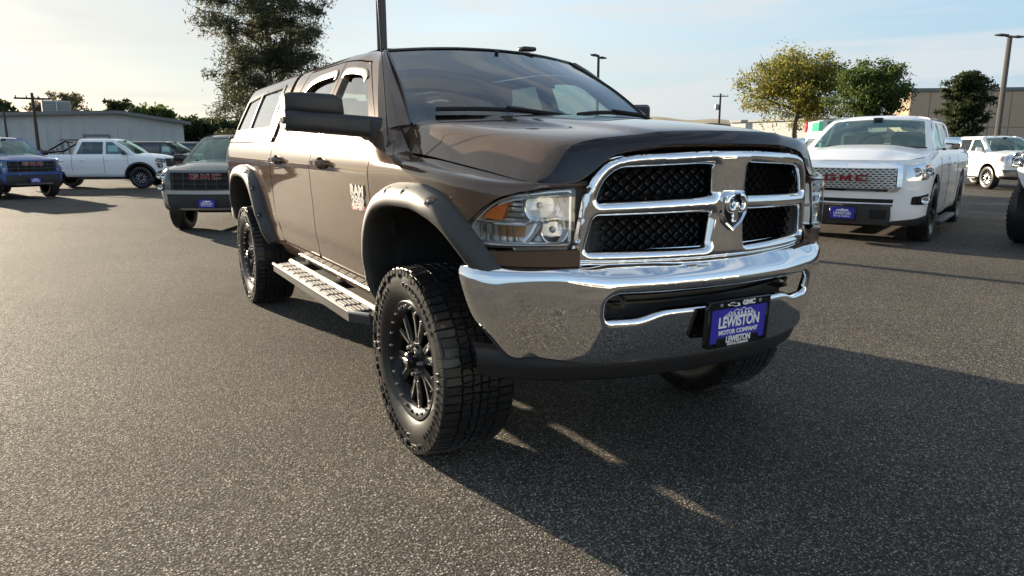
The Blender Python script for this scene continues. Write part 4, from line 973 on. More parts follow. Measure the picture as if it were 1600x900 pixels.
# --- headlights
for s in (-1, 1):
    root = empty('headlight', HERO)
    mk = (lambda mb: mb if s < 0 else mb.mirror())
    hl = rnd([(.555, 1.112), (.745, 1.247), (.80, 1.281), (.87, 1.304), (1.0, 1.321), (1.150, 1.328), (1.118, 1.056), (.628, 1.052)], [.02, .05, .03, .03, .03, .02, .02, .03], 4)
    hc = np.mean(hl, 0)
    mk(panel(SIDE, hl, res=.03, thick=.012, off=.004)).build('lens', M['lens'], root)
    ring = panel(SIDE, [tuple(p) for p in inset(np.array(hl), hc, 1.0)], [[tuple(p) for p in inset(np.array(hl), hc, .972)]], res=.03, thick=.05, off=-.012)
    mk(ring).build('bezel', M['gloss'], root)
    ring = panel(SIDE, [tuple(p) for p in inset(np.array(hl), hc, .970)], [[tuple(p) for p in inset(np.array(hl), hc, .925)]], res=.025, thick=.05, off=-.016)
    mk(ring).build('inner_bezel', M['lampwall'], root)
    back = MB()
    panel(SIDE, [tuple(p) for p in inset(np.array(hl), hc, .96)], res=.02, thick=0, off=-.080, mb=back, post=lambda P, q_: P+np.stack([.012*np.sin(q_[:, 1]*90), 0*q_[:, 0], 0*q_[:, 0]], 1)); 
    rim_o, rim_i = resample(inset(np.array(hl), hc, .955), .03), None
    A = SIDE(rim_o); B_ = A.copy(); cc = A.mean(0)
    nrm = np.array([-.75, .62, 0.])*.085
    n = len(A); back.add(np.concatenate([A+nrm*.12, A+nrm]), [[i, (i+1) % n, n+(i+1) % n, n+i] for i in range(n)], 0, True)
    mk(back).build('housing', M['lampwall'], root)
    # trim ribs: the bar across and the slanted bar below it
    rb = MB()
    def rib(uv, w_, off): 
        P = SIDE(smooth(uv, 24)); nn = np.array([.72, -.68, 0])
        sweep(rb, P-nn*off, np.tile(nn, (len(P), 1)), [(-.03, -w_), (.004, -w_), (.010, 0), (.004, w_), (-.03, w_)], closed=True)
    rib([(.60, 1.150), (.75, 1.150), (.86, 1.148), (.92, 1.165), (1.05, 1.180), (1.12, 1.172)], .0065, .028)
    rib([(.865, 1.070), (.90, 1.100), (.935, 1.150)], .011, .028); rib([(.885, 1.070), (.92, 1.100), (.955, 1.150)], .004, .022)
    for k in range(5): rib([(.78+.01*k, 1.176+.026*k), (.83, 1.177+.026*k), (.868, 1.178+.026*k)], .0028, .03)
    for k in range(6): rib([(.64+.035*k, 1.065), (.642+.035*k, 1.100), (.644+.035*k, 1.142)], .0028, .034)
    rib([(.63, 1.072), (.80, 1.068), (1.0, 1.068), (1.105, 1.072)], .005, .02); rib([(.76, 1.236), (.84, 1.272), (1.0, 1.300), (1.13, 1.306)], .006, .02)
    mk(rb).build('trim_bar', M['bright'], root)
    am = panel(SIDE, rnd([(.640, 1.160), (.755, 1.236), (.815, 1.262), (.755, 1.160)], .008), res=.02, thick=.03, off=-.03)
    mk(am).build('side_marker', M['amber'], root)
    am = panel(SIDE, [(.70, 1.085), (.86, 1.085), (.875, 1.135), (.70, 1.135)], res=.02, thick=.02, off=-.060)
    mk(am).build('turn_signal', M['amber_dim'], root)
    for uv, rad, sq in (((.985, 1.240), .062, 1.0), ((1.035, 1.122), .048, .95)):
        c_ = SIDE([uv])[0]; d = Vector((.92, -.30, 0)).normalized(); bw = MB()
        lathe(bw, [(.014, -.075), (rad*.55, -.060), (rad*.85, -.030), (rad, .0), (rad+.006, .003), (rad+.008, -.01)], 28, axis='x')
        mt = Matrix.Translation(Vector(c_)-d*.030) @ d.to_track_quat('X', 'Z').to_matrix().to_4x4()
        mk(bw.xf(mt)).build('reflector_bowl', M['bright'], root)
        bl = MB(); lathe(bl, [(.0005, .0), (.008, -.002), (.0125, -.010), (.0125, -.055)], 14, axis='x')
        mk(bl.xf(Matrix.Translation(Vector(c_)-d*.045) @ d.to_track_quat('X', 'Z').to_matrix().to_4x4())).build('bulb', M['bulb'], root)
# dark inner wall between headlight and grille
both('headlight_gap_trim', panel(lambda q_: np.stack([.800-.6*(q_[:, 0]-.64), -q_[:, 0], q_[:, 1]], 1), [(.585, .985), (.760, .985), (.720, 1.285), (.560, 1.30)], res=.04, thick=.02, out=(1, 0, 0)), M['plastic'])

# --- bumper
BYK = [0, .30, .55, .66, .74, .82, .89, .94, .975, .995, 1.0]; BXK = [1.045, 1.022, .955, .905, .850, .788, .730, .690, .648, .605, .575]
BU = np.r_[0, np.cumsum(np.hypot(np.diff(BYK), np.diff(BXK)))]
BV = [.60, .64, .66, .70, .80, .90, .925, .945, .965, .985, 1.0, 1.06]
def bsec(y, x, u):
    wing = np.clip((y-.58)/.14, 0, 1); wing = wing*wing*(3-2*wing)
    cen = [(-.14, .574), (-.085, .584), (-.062, .600), (-.040, .66), (-.012, .80), (-.004, .885), (-.004, .918), (-.014, .940), (-.040, .962), (-.066, .982), (-.080, .992), (-.14, .998)]
    wi = [(-.14, .596), (-.08, .606), (-.055, .622), (-.03, .68), (0.0, .80), (.012, .90), (.012, .935), (.008, .955), (-.006, .972), (-.030, .986), (-.05, .991), (-.12, .996)]
    o = []
    for (a, za), (b_, zb) in zip(cen, wi):
        dx = a+(b_-a)*wing; z = za+(zb-za)*wing
        f = 1-.05*max(0, .80-z)/.15*min(1, y)*(1 if y > .8 else 0)*.8
        nx, ny = 1-.75*np.clip((y-.80)/.2, 0, 1), np.clip((y-.70)/.3, 0, 1)
        tuck = max(0, .97-z)/.32*np.clip((y-.78)/.22, 0, 1)
        o.append((x+dx*nx+tuck*.085, -(y*f+dx*ny*.9-tuck*.045), z))
    return o
half = [bsec(y, x, u) for y, x, u in zip(BYK, BXK, BU)]
# u runs from the passenger end to the driver end
uF = np.r_[-BU[::-1], BU[1:]]; rows = half[::-1]+[[(x, -y, z) for x, y, z in r_] for r_ in half[1:]]
BUMP = Net(uF, BV, rows)
bo = rnd([(-.575, .785), (-.575, .868), (-.535, .890), (.535, .890), (.575, .868), (.575, .785), (.43, .785), (.34, .812), (-.34, .812), (-.43, .785)], [.02, .03, .05, .05, .03, .02, .04, .04, .04, .04], 5)
bout = [(uF[0]+.005, .66), (uF[0]+.0, .80), (uF[0], 1.06), (uF[-1], 1.06), (uF[-1], .80), (uF[-1]-.005, .66), (.9, .66), (-.9, .66)]
bp_ = panel(BUMP, bout, [bo], res=.016, thick=.03, out=(1, 0, 0), rings=[offs(bo, d_) for d_ in (.005, .011, .018, .026)], post=lambda a, b_: ridge(a, b_, [bo], None, .026, .030))
BP = bp_.build('front_bumper', M['chrome'], HERO, 60)
mb = MB(); panel(lambda q_: np.stack([.87-.36*q_[:, 0]**2, q_[:, 0], q_[:, 1]], 1), [(-.66, .72), (.66, .72), (.66, .96), (-.66, .96)], res=.1, thick=.02, out=(1, 0, 0), mb=mb)
for k in range(3): sweep(mb, [(.90-.36*y*y, y, .815+k*.026) for y in np.linspace(-.6, .6, 15)], np.tile([1., 0, 0], (15, 1)), [(-.02, -.005), (.012, -.004), (.012, .004), (-.02, .005)], closed=True)
mb.build('bumper_insert', M['plastic'], HERO)
for s in (-1, 1):
    mb = MB(); tube(mb, [(.80, s*.46, .806), (.87, s*.46, .806), (.905, s*.46, .818), (.905, s*.46, .84), (.87, s*.46, .852), (.80, s*.46, .852)], .012, 8); mb.build('tow_hook', M['plastic'], HERO)
# gap strip between grille and bumper
mb = MB(); panel(lambda q_: np.stack([.945-.36*q_[:, 0]**2, q_[:, 0], q_[:, 1]], 1), [(-.70, .94), (.70, .94), (.70, 1.03), (-.70, 1.03)], res=.06, thick=.02, out=(1, 0, 0), mb=mb); mb.build('grille_gap_strip', M['matte'], HERO)
# black valance under the bumper
vy = [0, .3, .55, .74, .86, .93]; 
vr = []
for y, x in zip(vy, (.985, .965, .90, .80, .70, .60)):
    vr.append([(x-.10, -y, .512), (x-.055, -y*.985, .518), (x-.042, -y*.99, .545), (x-.030, -y*.995, .59), (x-.045, -y*.995, .625), (x-.10, -y*.98, .645)])
VU = np.r_[-np.array(vy[::-1]), vy[1:]]
VAL = Net(VU, [0, .06, .12, .18, .22, .3], vr[::-1]+[[(x, -y, z) for x, y, z in r_] for r_ in vr[1:]])
va = grid(VAL, -.93, .93, 50, 0, .3, 16, (1, 0, 0)); va.build('front_valance', M['valance'], HERO, 50)
# plate
PL = empty('licence_plate', HERO, (1.056, 0.0, .735), (0, R(3), 0))
mb = MB(); FR = rnd([(-.172, -.098), (.172, -.098), (.172, .098), (-.172, .098)], .02)
prism(mb, FR, -.012, .006, lambda a, b_, d: (d, a, b_)); 
for (x0, x1, y0, y1) in ((-.172, .172, .062, .096), (-.172, -.152, -.09, .07), (.152, .172, -.09, .07), (-.12, .12, -.096, -.056)): box(mb, (.008, (x0+x1)/2, (y0+y1)/2), (.008, x1-x0, y1-y0), .003)
mb.build('plate_frame', M['gloss'], PL)
mb = MB(); box(mb, (.0065, 0, 0), (.004, .305, .155), .001); mb.build('plate_face', M['plateblue'], PL)
mb = MB(); fm = lambda y, z, d=.0105: basis((d, y, z), (0, 1, 0), (0, 0, 1))
text_mb('LEWISTON', .060, .001, .80, .0016, .96, fm(0, .004), mb); text_mb('MOTOR COMPANY', .0255, .001, .98, .0007, 1.0, fm(0, -.036), mb)
d2 = .0135
text_mb('LEWISTON', .036, .001, .80, .001, .96, fm(0, -.066, d2), mb); text_mb('MOTOR COMPANY', .0135, .001, 1.0, .0004, 1.0, fm(0, -.086, d2), mb); text_mb('GMC', .026, .001, 1.25, .0012, .95, fm(.042, .079, d2), mb)
# bow-tie outline and mountain range print
bt = [(-.075, .074), (-.050, .074), (-.045, .069), (-.010, .069), (-.018, .083), (-.042, .083), (-.046, .088), (-.066, .088), (-.064, .083), (-.083, .083)]
bt = [(a+.004, b_) for a, b_ in bt]
def outline2(poly, w_, x_):
    P = np.array(poly); c_ = P.mean(0); Q = c_+(P-c_)*(1-w_); n = len(P)
    mb.add([(x_, a, b_) for a, b_ in P]+[(x_, a, b_) for a, b_ in Q], [[i, (i+1) % n, n+(i+1) % n, n+i] for i in range(n)], 0, False)
outline2(bt, .32, d2+.001)
mtn = [(-.092, .030), (-.070, .040), (-.055, .050), (-.042, .044), (-.020, .058), (0, .050), (.018, .061), (.040, .050), (.058, .055), (.074, .042), (.092, .030)]
for i in range(len(mtn)-1):
    (a, b_), (c_, d_) = mtn[i], mtn[i+1]; mb.add([(.0105, a, b_), (.0105, c_, d_), (.0105, c_, d_-.0035), (.0105, a, b_-.0035)], [[0, 3, 2, 1]], 0, False)
    mx, mz = (a+c_)/2, (b_+d_)/2; mb.add([(.0105, mx, mz-.004), (.0105, mx+.010, .033), (.0105, mx+.003, .0325), (.0105, mx-.006, .033)], [[0, 3, 2, 1]], 0, False)
mb.add([(.0105, -.092, .0275), (.0105, .092, .0275), (.0105, .092, .0302), (.0105, -.092, .0302)], [[0, 1, 2, 3]], 0, False)
mb.build('plate_print', M['ink'], PL)
mb = MB()
for y in (-.108, .108): lathe(mb, [(.0005, .0155), (.006, .015), (.008, .012), (.008, 0)], 10, axis='x', c=(.0, y, .079))
mb.build('plate_screw', M['silver'], PL)

# --- flares with pocket bolts
for arch, ctr, bolts in ((aF, np.array([.06, .55]), (.16, .33, .50, .64, .78)), (aR, np.array([-3.79, .60]), (.14, .32, .50, .64, .76, .88))):
    P2 = np.asarray(arch); T = np.gradient(P2, axis=0); T /= np.linalg.norm(T, axis=1)[:, None]; Nr = np.stack([-T[:, 1], T[:, 0]], 1)
    if ((P2-ctr)*Nr).sum() < 0: Nr = -Nr
    front = arch is aF
    tap = np.ones(len(P2))
    if front: tap = np.interp(np.linspace(0, 1, len(P2)), [0, .1, .75, 1], [.75, 1, 1, .55])
    else: tap = np.interp(np.linspace(0, 1, len(P2)), [0, .1, .85, 1], [.75, 1, 1, .8])
    prof = [(.100, .0), (.098, .012), (.088, .030), (.068, .058), (.045, .074), (.018, .080), (.004, .078), (-.004, .070), (-.004, .05), (.0, -.06), (.02, -.09)]
    V = []
    for p, nr, tp in zip(P2, Nr, tap):
        for a, b_ in prof:
            q_ = p+nr*a*(.5+.5*tp)
            u_ = q_[0]; uu = u_ if u_ < .55 else .55+(u_-.55)*1.15
            base = SIDE([(uu, min(1.30, max(.62, q_[1])))])[0]
            yb = min(base[1], -.90)
            V.append((q_[0], yb-b_*tp+.004, q_[1]))
    n = len(prof); mb = MB(); F = [[i*n+j, i*n+j+1, (i+1)*n+j+1, (i+1)*n+j] for i in range(len(P2)-1) for j in range(n-1)]
    F += [[j for j in range(n)], [(len(P2)-1)*n+j for j in range(n)][::-1]]
    F = [f[::-1] for f in F]
    mb.add(V, F)
    V = np.array(V).reshape(len(P2), n, 3)
    fl = both('fender_flare', mb, M['flare'], HERO, 60)
    pk = MB(); bo_ = MB()
    for bb in bolts:
        i = int(bb*(len(P2)-1)); a = V[i, 2]; c_ = V[i, 4]; o_ = (a+c_)/2
        ex = (V[min(i+1, len(V)-1), 3]-V[i-1, 3]); ex /= np.linalg.norm(ex); ey = (a-c_); ey /= np.linalg.norm(ey); ez = np.cross(ex, ey)
        if ez[1] > 0: ez = -ez
        hexp = [(.026, 0), (.016, .022), (-.016, .022), (-.026, 0), (-.014, -.024), (.014, -.024)]
        n6 = 6; W0 = [o_+ex*x_+ey*y_+ez*.0035 for x_, y_ in hexp]; W1 = [o_+ex*x_*.75+ey*y_*.75-ez*.012 for x_, y_ in hexp]
        pk.add(W0+W1, [[j, (j+1) % 6, 6+(j+1) % 6, 6+j] for j in range(6)]+[[6+j for j in range(6)]], 0, False)
        # black hexagon lid just proud of the flare: pocket shade put into colour
        nn = o_+ez*.001
        pk.add([nn+ex*x_*.98+ey*y_*.98+ez*.0028 for x_, y_ in hexp], [[0, 1, 2, 3, 4, 5]], 0, False)
        bmt = basis(nn+ez*.003-ey*.006, ex, ey)
        tmp = MB(); lathe(tmp, [(.0005, .008), (.006, .008), (.0085, .003), (.0085, 0)], 8, axis='z'); m3 = np.array(bmt); 
        if (m3[:3, 2]@ez) < 0: m3[:3, 2] *= -1
        bo_.join(tmp.xf(m3))
    for f_, s in zip(fl, (1, -1)):
        (pk if s > 0 else pk.mirror()).build('bolt_pocket', M['matte'], f_); (bo_ if s > 0 else bo_.mirror()).build('flare_bolt', M['silver'], f_)
# wheel wells
for xc, ar in ((0.05, aF), (-3.79, aR)):
    P2 = np.asarray(ar)
    mb = MB(); V = [(p[0], y, p[1]+.01) for p in P2 for y in (-.97, -.50)]
    mb.add(V, [[2*i, 2*i+1, 2*i+3, 2*i+2] for i in range(len(P2)-1)])
    cc = np.array([xc, -.50, .7]); k = mb.nv; mb.add([(p[0], -.50, p[1]+.01) for p in P2]+[tuple(cc)], [[i, i+1, len(P2)] for i in range(len(P2)-1)])
    both('wheel_well', mb, M['liner'])
# --- bed side and camper shell
bed = [(-5.02, .70), (-5.02, 1.455), (-2.748, 1.455), (-2.748, .95), (-2.72, .86), (-2.62, .70)]
bed = [(-4.46, .70), (-5.02, .72), (-5.02, 1.452), (-2.750, 1.452), (-2.750, 1.02), (-2.735, .90), (-2.66, .72), (-2.70, .66), (-3.06, .64)] + [tuple(p) for p in aRp[::-1] if p[1] > .66]
both('bed_side', panel(SIDE, bed, res=.04, thick=.03), M['brown'])
mb = MB(); box(mb, (-5.02, 0, 1.08), (.06, 1.80, .74), .02, seg=2); mb.build('tailgate', M['brown'], HERO)
mb = MB(); box(mb, (-5.12, 0, .76), (.16, 1.86, .20), .03, seg=2); mb.build('rear_bumper', M['chrome'], HERO)
both('tail_lamp', (lambda m_: (box(m_, (-5.03, -.84, 1.18), (.08, .14, .42), .02, seg=2), m_)[1])(MB()), M['red'])
CS = empty('camper_shell', HERO)
tw = [rnd(gp((-4.74, 1.575), (-4.63, 1.845), (-4.05, 1.875), (-4.05, 1.575)), .03), rnd(gp((-3.99, 1.575), (-3.99, 1.878), (-3.20, 1.890), (-3.13, 1.575)), .03)]
hull = [tuple(p) for p in rnd(gp((-4.81, 1.550), (-4.68, 1.872), (-3.6, 1.905), (-3.14, 1.915), (-3.06, 1.550)), .04)]
# local z of the window outlines uses the topper's own slant; outline of the shell side
tside = gp((-4.93, 1.4985), (-4.86, 1.80), (-4.80, 2.003), (-4.78, 2.008), (-2.90, 2.008), (-2.90, 1.4985))
mb = panel(GREEN, tside, [hull], res=.04, thick=.03); sd = panel(SIDE, [(-4.96, 1.462), (-4.96, 1.497), (-2.90, 1.497), (-2.90, 1.462)], res=.05, thick=.03); mb.join(sd)
mm = mb.mirror(); mb.join(mm)
TR = [(-4.86, 1.985, 2.0), (-4.70, 2.006, 2.028), (-3.9, 2.0085, 2.044), (-3.0, 2.0075, 2.044), (-2.90, 2.006, 2.034)]
TOP = Net([a for a, _, _ in TR], RY, [[(x-(0 if x > -4.8 else -.06*(abs(y)/.6)**2), y*(1.0 if x > -4.8 else .97), e+(c_-e)*(1-(abs(y)/.60)**2.2)) for y in RY] for x, e, c_ in TR])
grid(TOP, -4.86, -2.90, 30, -.60, .60, 20, mb=mb)
rear = panel(lambda q_: np.stack([-4.93+.25*(q_[:, 1]-1.5)*.5, q_[:, 0], q_[:, 1]], 1), rnd([(-.90, 1.47), (.90, 1.47), (.62, 2.0), (-.62, 2.0)], .05), [rnd([(-.72, 1.56), (.72, 1.56), (.56, 1.92), (-.56, 1.92)], .05)], res=.06, thick=.03, out=(-1, 0, 0)); mb.join(rear)
frt = panel(lambda q_: np.stack([-2.90+0*q_[:, 0], q_[:, 0], q_[:, 1]], 1), rnd([(-.93, 1.47), (.93, 1.47), (.64, 2.0), (-.64, 2.0)], .05), [rnd([(-.70, 1.56), (.70, 1.56), (.56, 1.90), (-.56, 1.90)], .05)], res=.08, thick=.02, out=(1, 0, 0)); mb.join(frt)
mb.build('shell_body', M['brown'], CS, 45)
both('window_frame', panel(GREEN, [tuple(p) for p in inset(np.array(hull), np.mean(hull, 0), 1.02)], tw, res=.03, thick=.016, off=.006), M['gloss'], CS)
for w_ in tw: both('shell_window', panel(GREEN, [tuple(p) for p in inset(np.array(w_), np.mean(w_, 0), 1.03)], res=.08, thick=.004, off=-.006), M['glassdark'], CS)
mb = MB(); panel(lambda q_: np.stack([-4.90+.125*(q_[:, 1]-1.5), q_[:, 0], q_[:, 1]], 1), [(-.74, 1.54), (.74, 1.54), (.58, 1.94), (-.58, 1.94)], res=.2, thick=.004, out=(-1, 0, 0), mb=mb); mb.build('rear_window', M['glassdark'], CS)
# black seal between cab and shell
mb = MB(); zz_ = np.linspace(0, 1, 24); P = np.concatenate([GREEN(np.stack([np.full(24, -2.82), 1.49+zz_*.6], 1)), ])
P = np.concatenate([P, P[::-1]*np.array([1, -1, 1])]); P = P+np.array([0, 0, -.016]); P[:, 1] *= .975
sweep(mb, P, np.tile([1., 0, 0], (len(P), 1)), [(-.085, -.01), (.085, -.01), (.085, .01), (-.085, .01)], closed=True); mb.build('shell_seal', M['matte'], CS)
# --- dark inner body, chassis and floor
mb = MB()
for s in (-1, 1):
    for (u0, u1, v0, v1) in ((-2.95, -.46, .66, 1.49), (-.42, -.30, 1.0, 1.37), (-4.98, -4.45, .75, 1.45), (-3.2, -2.7, .8, 1.45), (-4.5, -3.1, 1.2, 1.45)):
        U, Vv = np.meshgrid(np.linspace(u0, u1, 12), np.linspace(v0, v1, 8), indexing='ij'); P3 = SIDE(np.stack([U, Vv], -1).reshape(-1, 2)); P3[:, 1] += .055; P3[:, 1] *= -s if s > 0 else 1
        mb.add(P3, [[i*8+j, (i+1)*8+j, (i+1)*8+j+1, i*8+j+1] for i in range(11) for j in range(7)])  # black sheets added inside the skin so panel gaps leak no light
box(mb, (-1.6, 0, .63), (2.5, 1.80, .06), .02); box(mb, (.25, 0, .98), (1.1, 1.0, .5), .05); box(mb, (.80, 0, 1.12), (.06, 1.2, .30), .02)
box(mb, (-3.85, 0, .93), (2.2, 1.1, .5), .05); box(mb, (-2.74, 0, 1.1), (.03, 1.75, .72), .01); box(mb, (-.42, 0, 1.10), (.05, 1.75, .70), .02)
for s in (-1, 1): box(mb, (-2.1, s*.42, .60), (5.9, .09, .16), .02)
mb.build('chassis', M['liner'], HERO)
mb = MB()
for xa in (0, -3.79):
    tube(mb, [(xa, -.66, .44), (xa, .66, .44)], .045, 12); bb = MB(); lathe(bb, [(.001, -.14), (.10, -.12), (.15, -.04), (.15, .04), (.10, .12), (.001, .14)], 16, axis='x', c=(xa, .12 if xa == 0 else 0, .44)); mb.join(bb)
    for s in (-1, 1): tube(mb, [(xa-.12, s*.52, .40), (xa-.10, s*.50, .85)], .032, 10)
mb.build('axle', M['plastic'], HERO)
# --- running boards
mb = MB(); x0, x1 = -2.56, -.50
prism(mb, [(x0, -.90), (x0+.10, -1.075), (x1-.13, -1.075), (x1, -1.00), (x1, -.90)], .505, .553, lambda a, b_, d: (a, b_, d), 0)
brd = mb
rs = MB(); tube(rs, [(x0+.08, -1.068, .556), (x1-.13, -1.068, .556), (x1-.01, -.998, .556)], .011, 8); tube(rs, [(x0+.02, -.925, .560), (x1-.02, -.925, .560)], .017, 8)
sl = MB()
for k in range(11):
    xx = x0+.16+k*.166; box(sl, (xx+.06, -1.000, .5585), (.142, .105, .009), .004)
    for j in range(4): box(sl, (xx+.06, -1.036+.024*j, .564), (.125, .007, .006), .002)
BK = []
for xx in (-2.3, -1.5, -.75): bk = MB(); box(bk, (xx, -.78, .54), (.09, .30, .05), .01); BK.append(bk)
for s in (1, -1):
    f_ = (lambda m_: m_ if s > 0 else m_.mirror())
    rbo = f_(brd).build('running_board', M['flare'], HERO, 30); f_(rs).build('board_edge', M['steprail'], rbo); f_(sl).build('tread_plate', M['step'], rbo, 30); [f_(k_).build('bracket', M['plastic'], rbo) for k_ in BK]
# --- mirrors: folded-flat tow mirrors
mm_ = MB()
loft(mm_, [rsec(-.86, -.66, -.50, 1.470, 1.565, .03), rsec(-.95, -.665, -.51, 1.468, 1.572, .03), rsec(-1.06, -.70, -.545, 1.478, 1.580, .03), rsec(-1.22, -.735, -.585, 1.492, 1.592, .035), rsec(-1.31, -.75, -.60, 1.497, 1.600, .035), rsec(-1.345, -.745, -.62, 1.508, 1.598, .03)])
mh = MB()
loft(mh, [rsec(-1.062, -.700, -.590, 1.570, 1.600, .008), rsec(-1.070, -.715, -.580, 1.570, 1.660, .03), rsec(-1.11, -.73, -.580, 1.575, 1.678, .03), rsec(-1.25, -.75, -.60, 1.585, 1.684, .03), rsec(-1.320, -.755, -.62, 1.590, 1.682, .03), rsec(-1.340, -.745, -.635, 1.592, 1.672, .025)])
mbk = MB()
loft(mbk, [rsec(-.875, -.64, -.47, 1.40, 1.54, .03), rsec(-.935, -.64, -.49, 1.44, 1.555, .03), rsec(-.965, -.65, -.52, 1.465, 1.565, .03)])
mg = MB(); box(mg, (-.755, -1.20, 1.585), (.008, .20, .15), .003)
sg = MB(); box(sg, (-.66, -1.348, 1.55), (.08, .012, .03), .005)
for s in (1, -1):      # the driver's mirror is folded back part of the way
    f_ = (lambda m_: m_ if s > 0 else m_.mirror().xf(Matrix.Translation((-.58, .90, .015)) @ Matrix.Rotation(R(46), 4, 'Z') @ Matrix.Translation((.58, -.90, 0))))
    mo = f_(mm_).build('wing_mirror', M['plastic'], HERO, 50); f_(mh).build('mirror_head', M['plastic'], mo, 50); f_(mbk).build('mirror_mount', M['plastic'], mo, 50); f_(mg).build('mirror_glass', M['mirror'], mo); f_(sg).build('mirror_lamp', M['gloss'], mo)
# antenna on the passenger fender
mb = MB(); lathe(mb, [(.024, -.012), (.022, .01), (.014, .035), (.007, .05), (.006, .07)], 14, axis='z', c=(-.345, -.925, 1.385)); tube(mb, [(-.345, -.925, 1.43), (-.39, -.925, 1.80), (-.435, -.925, 2.16)], [.0035, .003, .0022], 6); mb.build('antenna', M['gloss'], HERO)
# door badge
mb = MB(); bd = SIDE([(-.66, 1.16)])[0]; fmb = lambda x_, z_: basis((x_, SIDE([(x_, z_)])[0][1]-.003, z_), (1, 0, 0), (0, -.03, 1))
text_mb('RAM', .072, .004, 1.40, .0045, 1.08, fmb(-.635, 1.196), mb); text_mb('2500', .066, .004, 1.45, .0045, 1.0, fmb(-.635, 1.140), mb)
bdg = mb.build('badge', M['chrome'], fdoors[0], 30)
mb2 = MB(); s_ = SIDE([(-.635, 1.103)])[0]; box(mb2, s_+np.array([0, -.002, 0]), (.23, .006, .022), .002); mb2.build('badge_strip', M['redink'], bdg)
mb3 = MB(); text_mb('HEAVY DUTY', .022, .001, 1.25, .0006, 1.05, basis((-.635, s_[1]-.0065, 1.103), (1, 0, 0), (0, 0, 1)), mb3); mb3.build('badge_print', M['ink'], bdg)
# interior
mb = MB()
for y in (-.42, .42):
    box(mb, (-1.35, y, 1.12), (.52, .54, .16), .06, seg=2); box(mb, (-1.63, y, 1.42), (.16, .52, .60), .06, rot=Matrix.Rotation(R(-14), 3, 'Y'), seg=2); box(mb, (-1.72, y, 1.79), (.10, .28, .18), .045, rot=Matrix.Rotation(R(-10), 3, 'Y'), seg=2)
box(mb, (-2.35, 0, 1.12), (.45, 1.5, .16), .05, seg=2); box(mb, (-2.62, 0, 1.40), (.14, 1.5, .55), .05, seg=2)
for y in (-.45, .45): box(mb, (-2.60, y, 1.72), (.09, .28, .14), .04, seg=2)
mb.build('seat', M['seat'], HERO)
mb = MB(); box(mb, (-.62, 0, 1.30), (.50, 1.62, .30), .09, seg=3); box(mb, (-1.25, 0, 1.15), (.9, .28, .22), .06, seg=2); mb.build('dashboard', M['dash'], HERO)
mb = MB(); a = np.linspace(0, 2*np.pi, 33); 
swc = Vector((-1.02, .42, 1.47)); swm = Matrix.Translation(swc) @ Matrix.Rotation(R(-66), 4, 'Y')
P = np.array([(swm @ Vector((math.cos(k)*.19, math.sin(k)*.19, 0)))[:] for k in a]); tube(mb, P, .015, 8, cap=False)
tmp = MB(); box(tmp, (0, 0, -.01), (.14, .15, .05), .03, seg=2); box(tmp, (0, 0, 0), (.04, .36, .03), .01); mb.join(tmp.xf(swm)); tube(mb, [swc, (-.80, .42, 1.36)], .03, 8); mb.build('steering_wheel', M['dash'], HERO)
mb = MB(); box(mb, (-.99, 0, 1.90), (.04, .25, .075), .025, seg=2); tube(mb, [(-.99, 0, 1.92), (-.92, 0, 1.985)], .012, 6); mb.build('inside_mirror', M['dash'], HERO)
mb = MB(); box(mb, (-1.9, 0, 1.975), (1.5, 1.12, .02), .006); mb.build('headliner', mat('headliner_cloth', (.16, .15, .14), .9), HERO)
mb = MB()      # inner trim of the cab: pillars and rear bulkhead with its window
panel(lambda q_: np.stack([-2.715+0*q_[:, 0], q_[:, 0], q_[:, 1]], 1), rnd([(-.90, .80), (.90, .80), (.90, 1.5), (.62, 1.99), (-.62, 1.99), (-.90, 1.5)], .03), [rnd([(-.66, 1.56), (.66, 1.56), (.56, 1.88), (-.56, 1.88)], .05)], res=.1, thick=.02, out=(1, 0, 0), mb=mb); mb.build('rear_bulkhead', M['dash'], HERO)
mb = MB(); box(mb, (-2.73, 0, 1.72), (.005, 1.34, .36), .001); mb.build('back_glass', M['glassdark'], HERO)
# wheels
for x, s in ((0, -1), (-3.79, -1), (0, 1), (-3.79, 1)): make_wheel(HERO, (x if x == 0 else -3.85, s*((.840 if s < 0 else .885) if x == 0 else .858), .442), s, hw=.168)
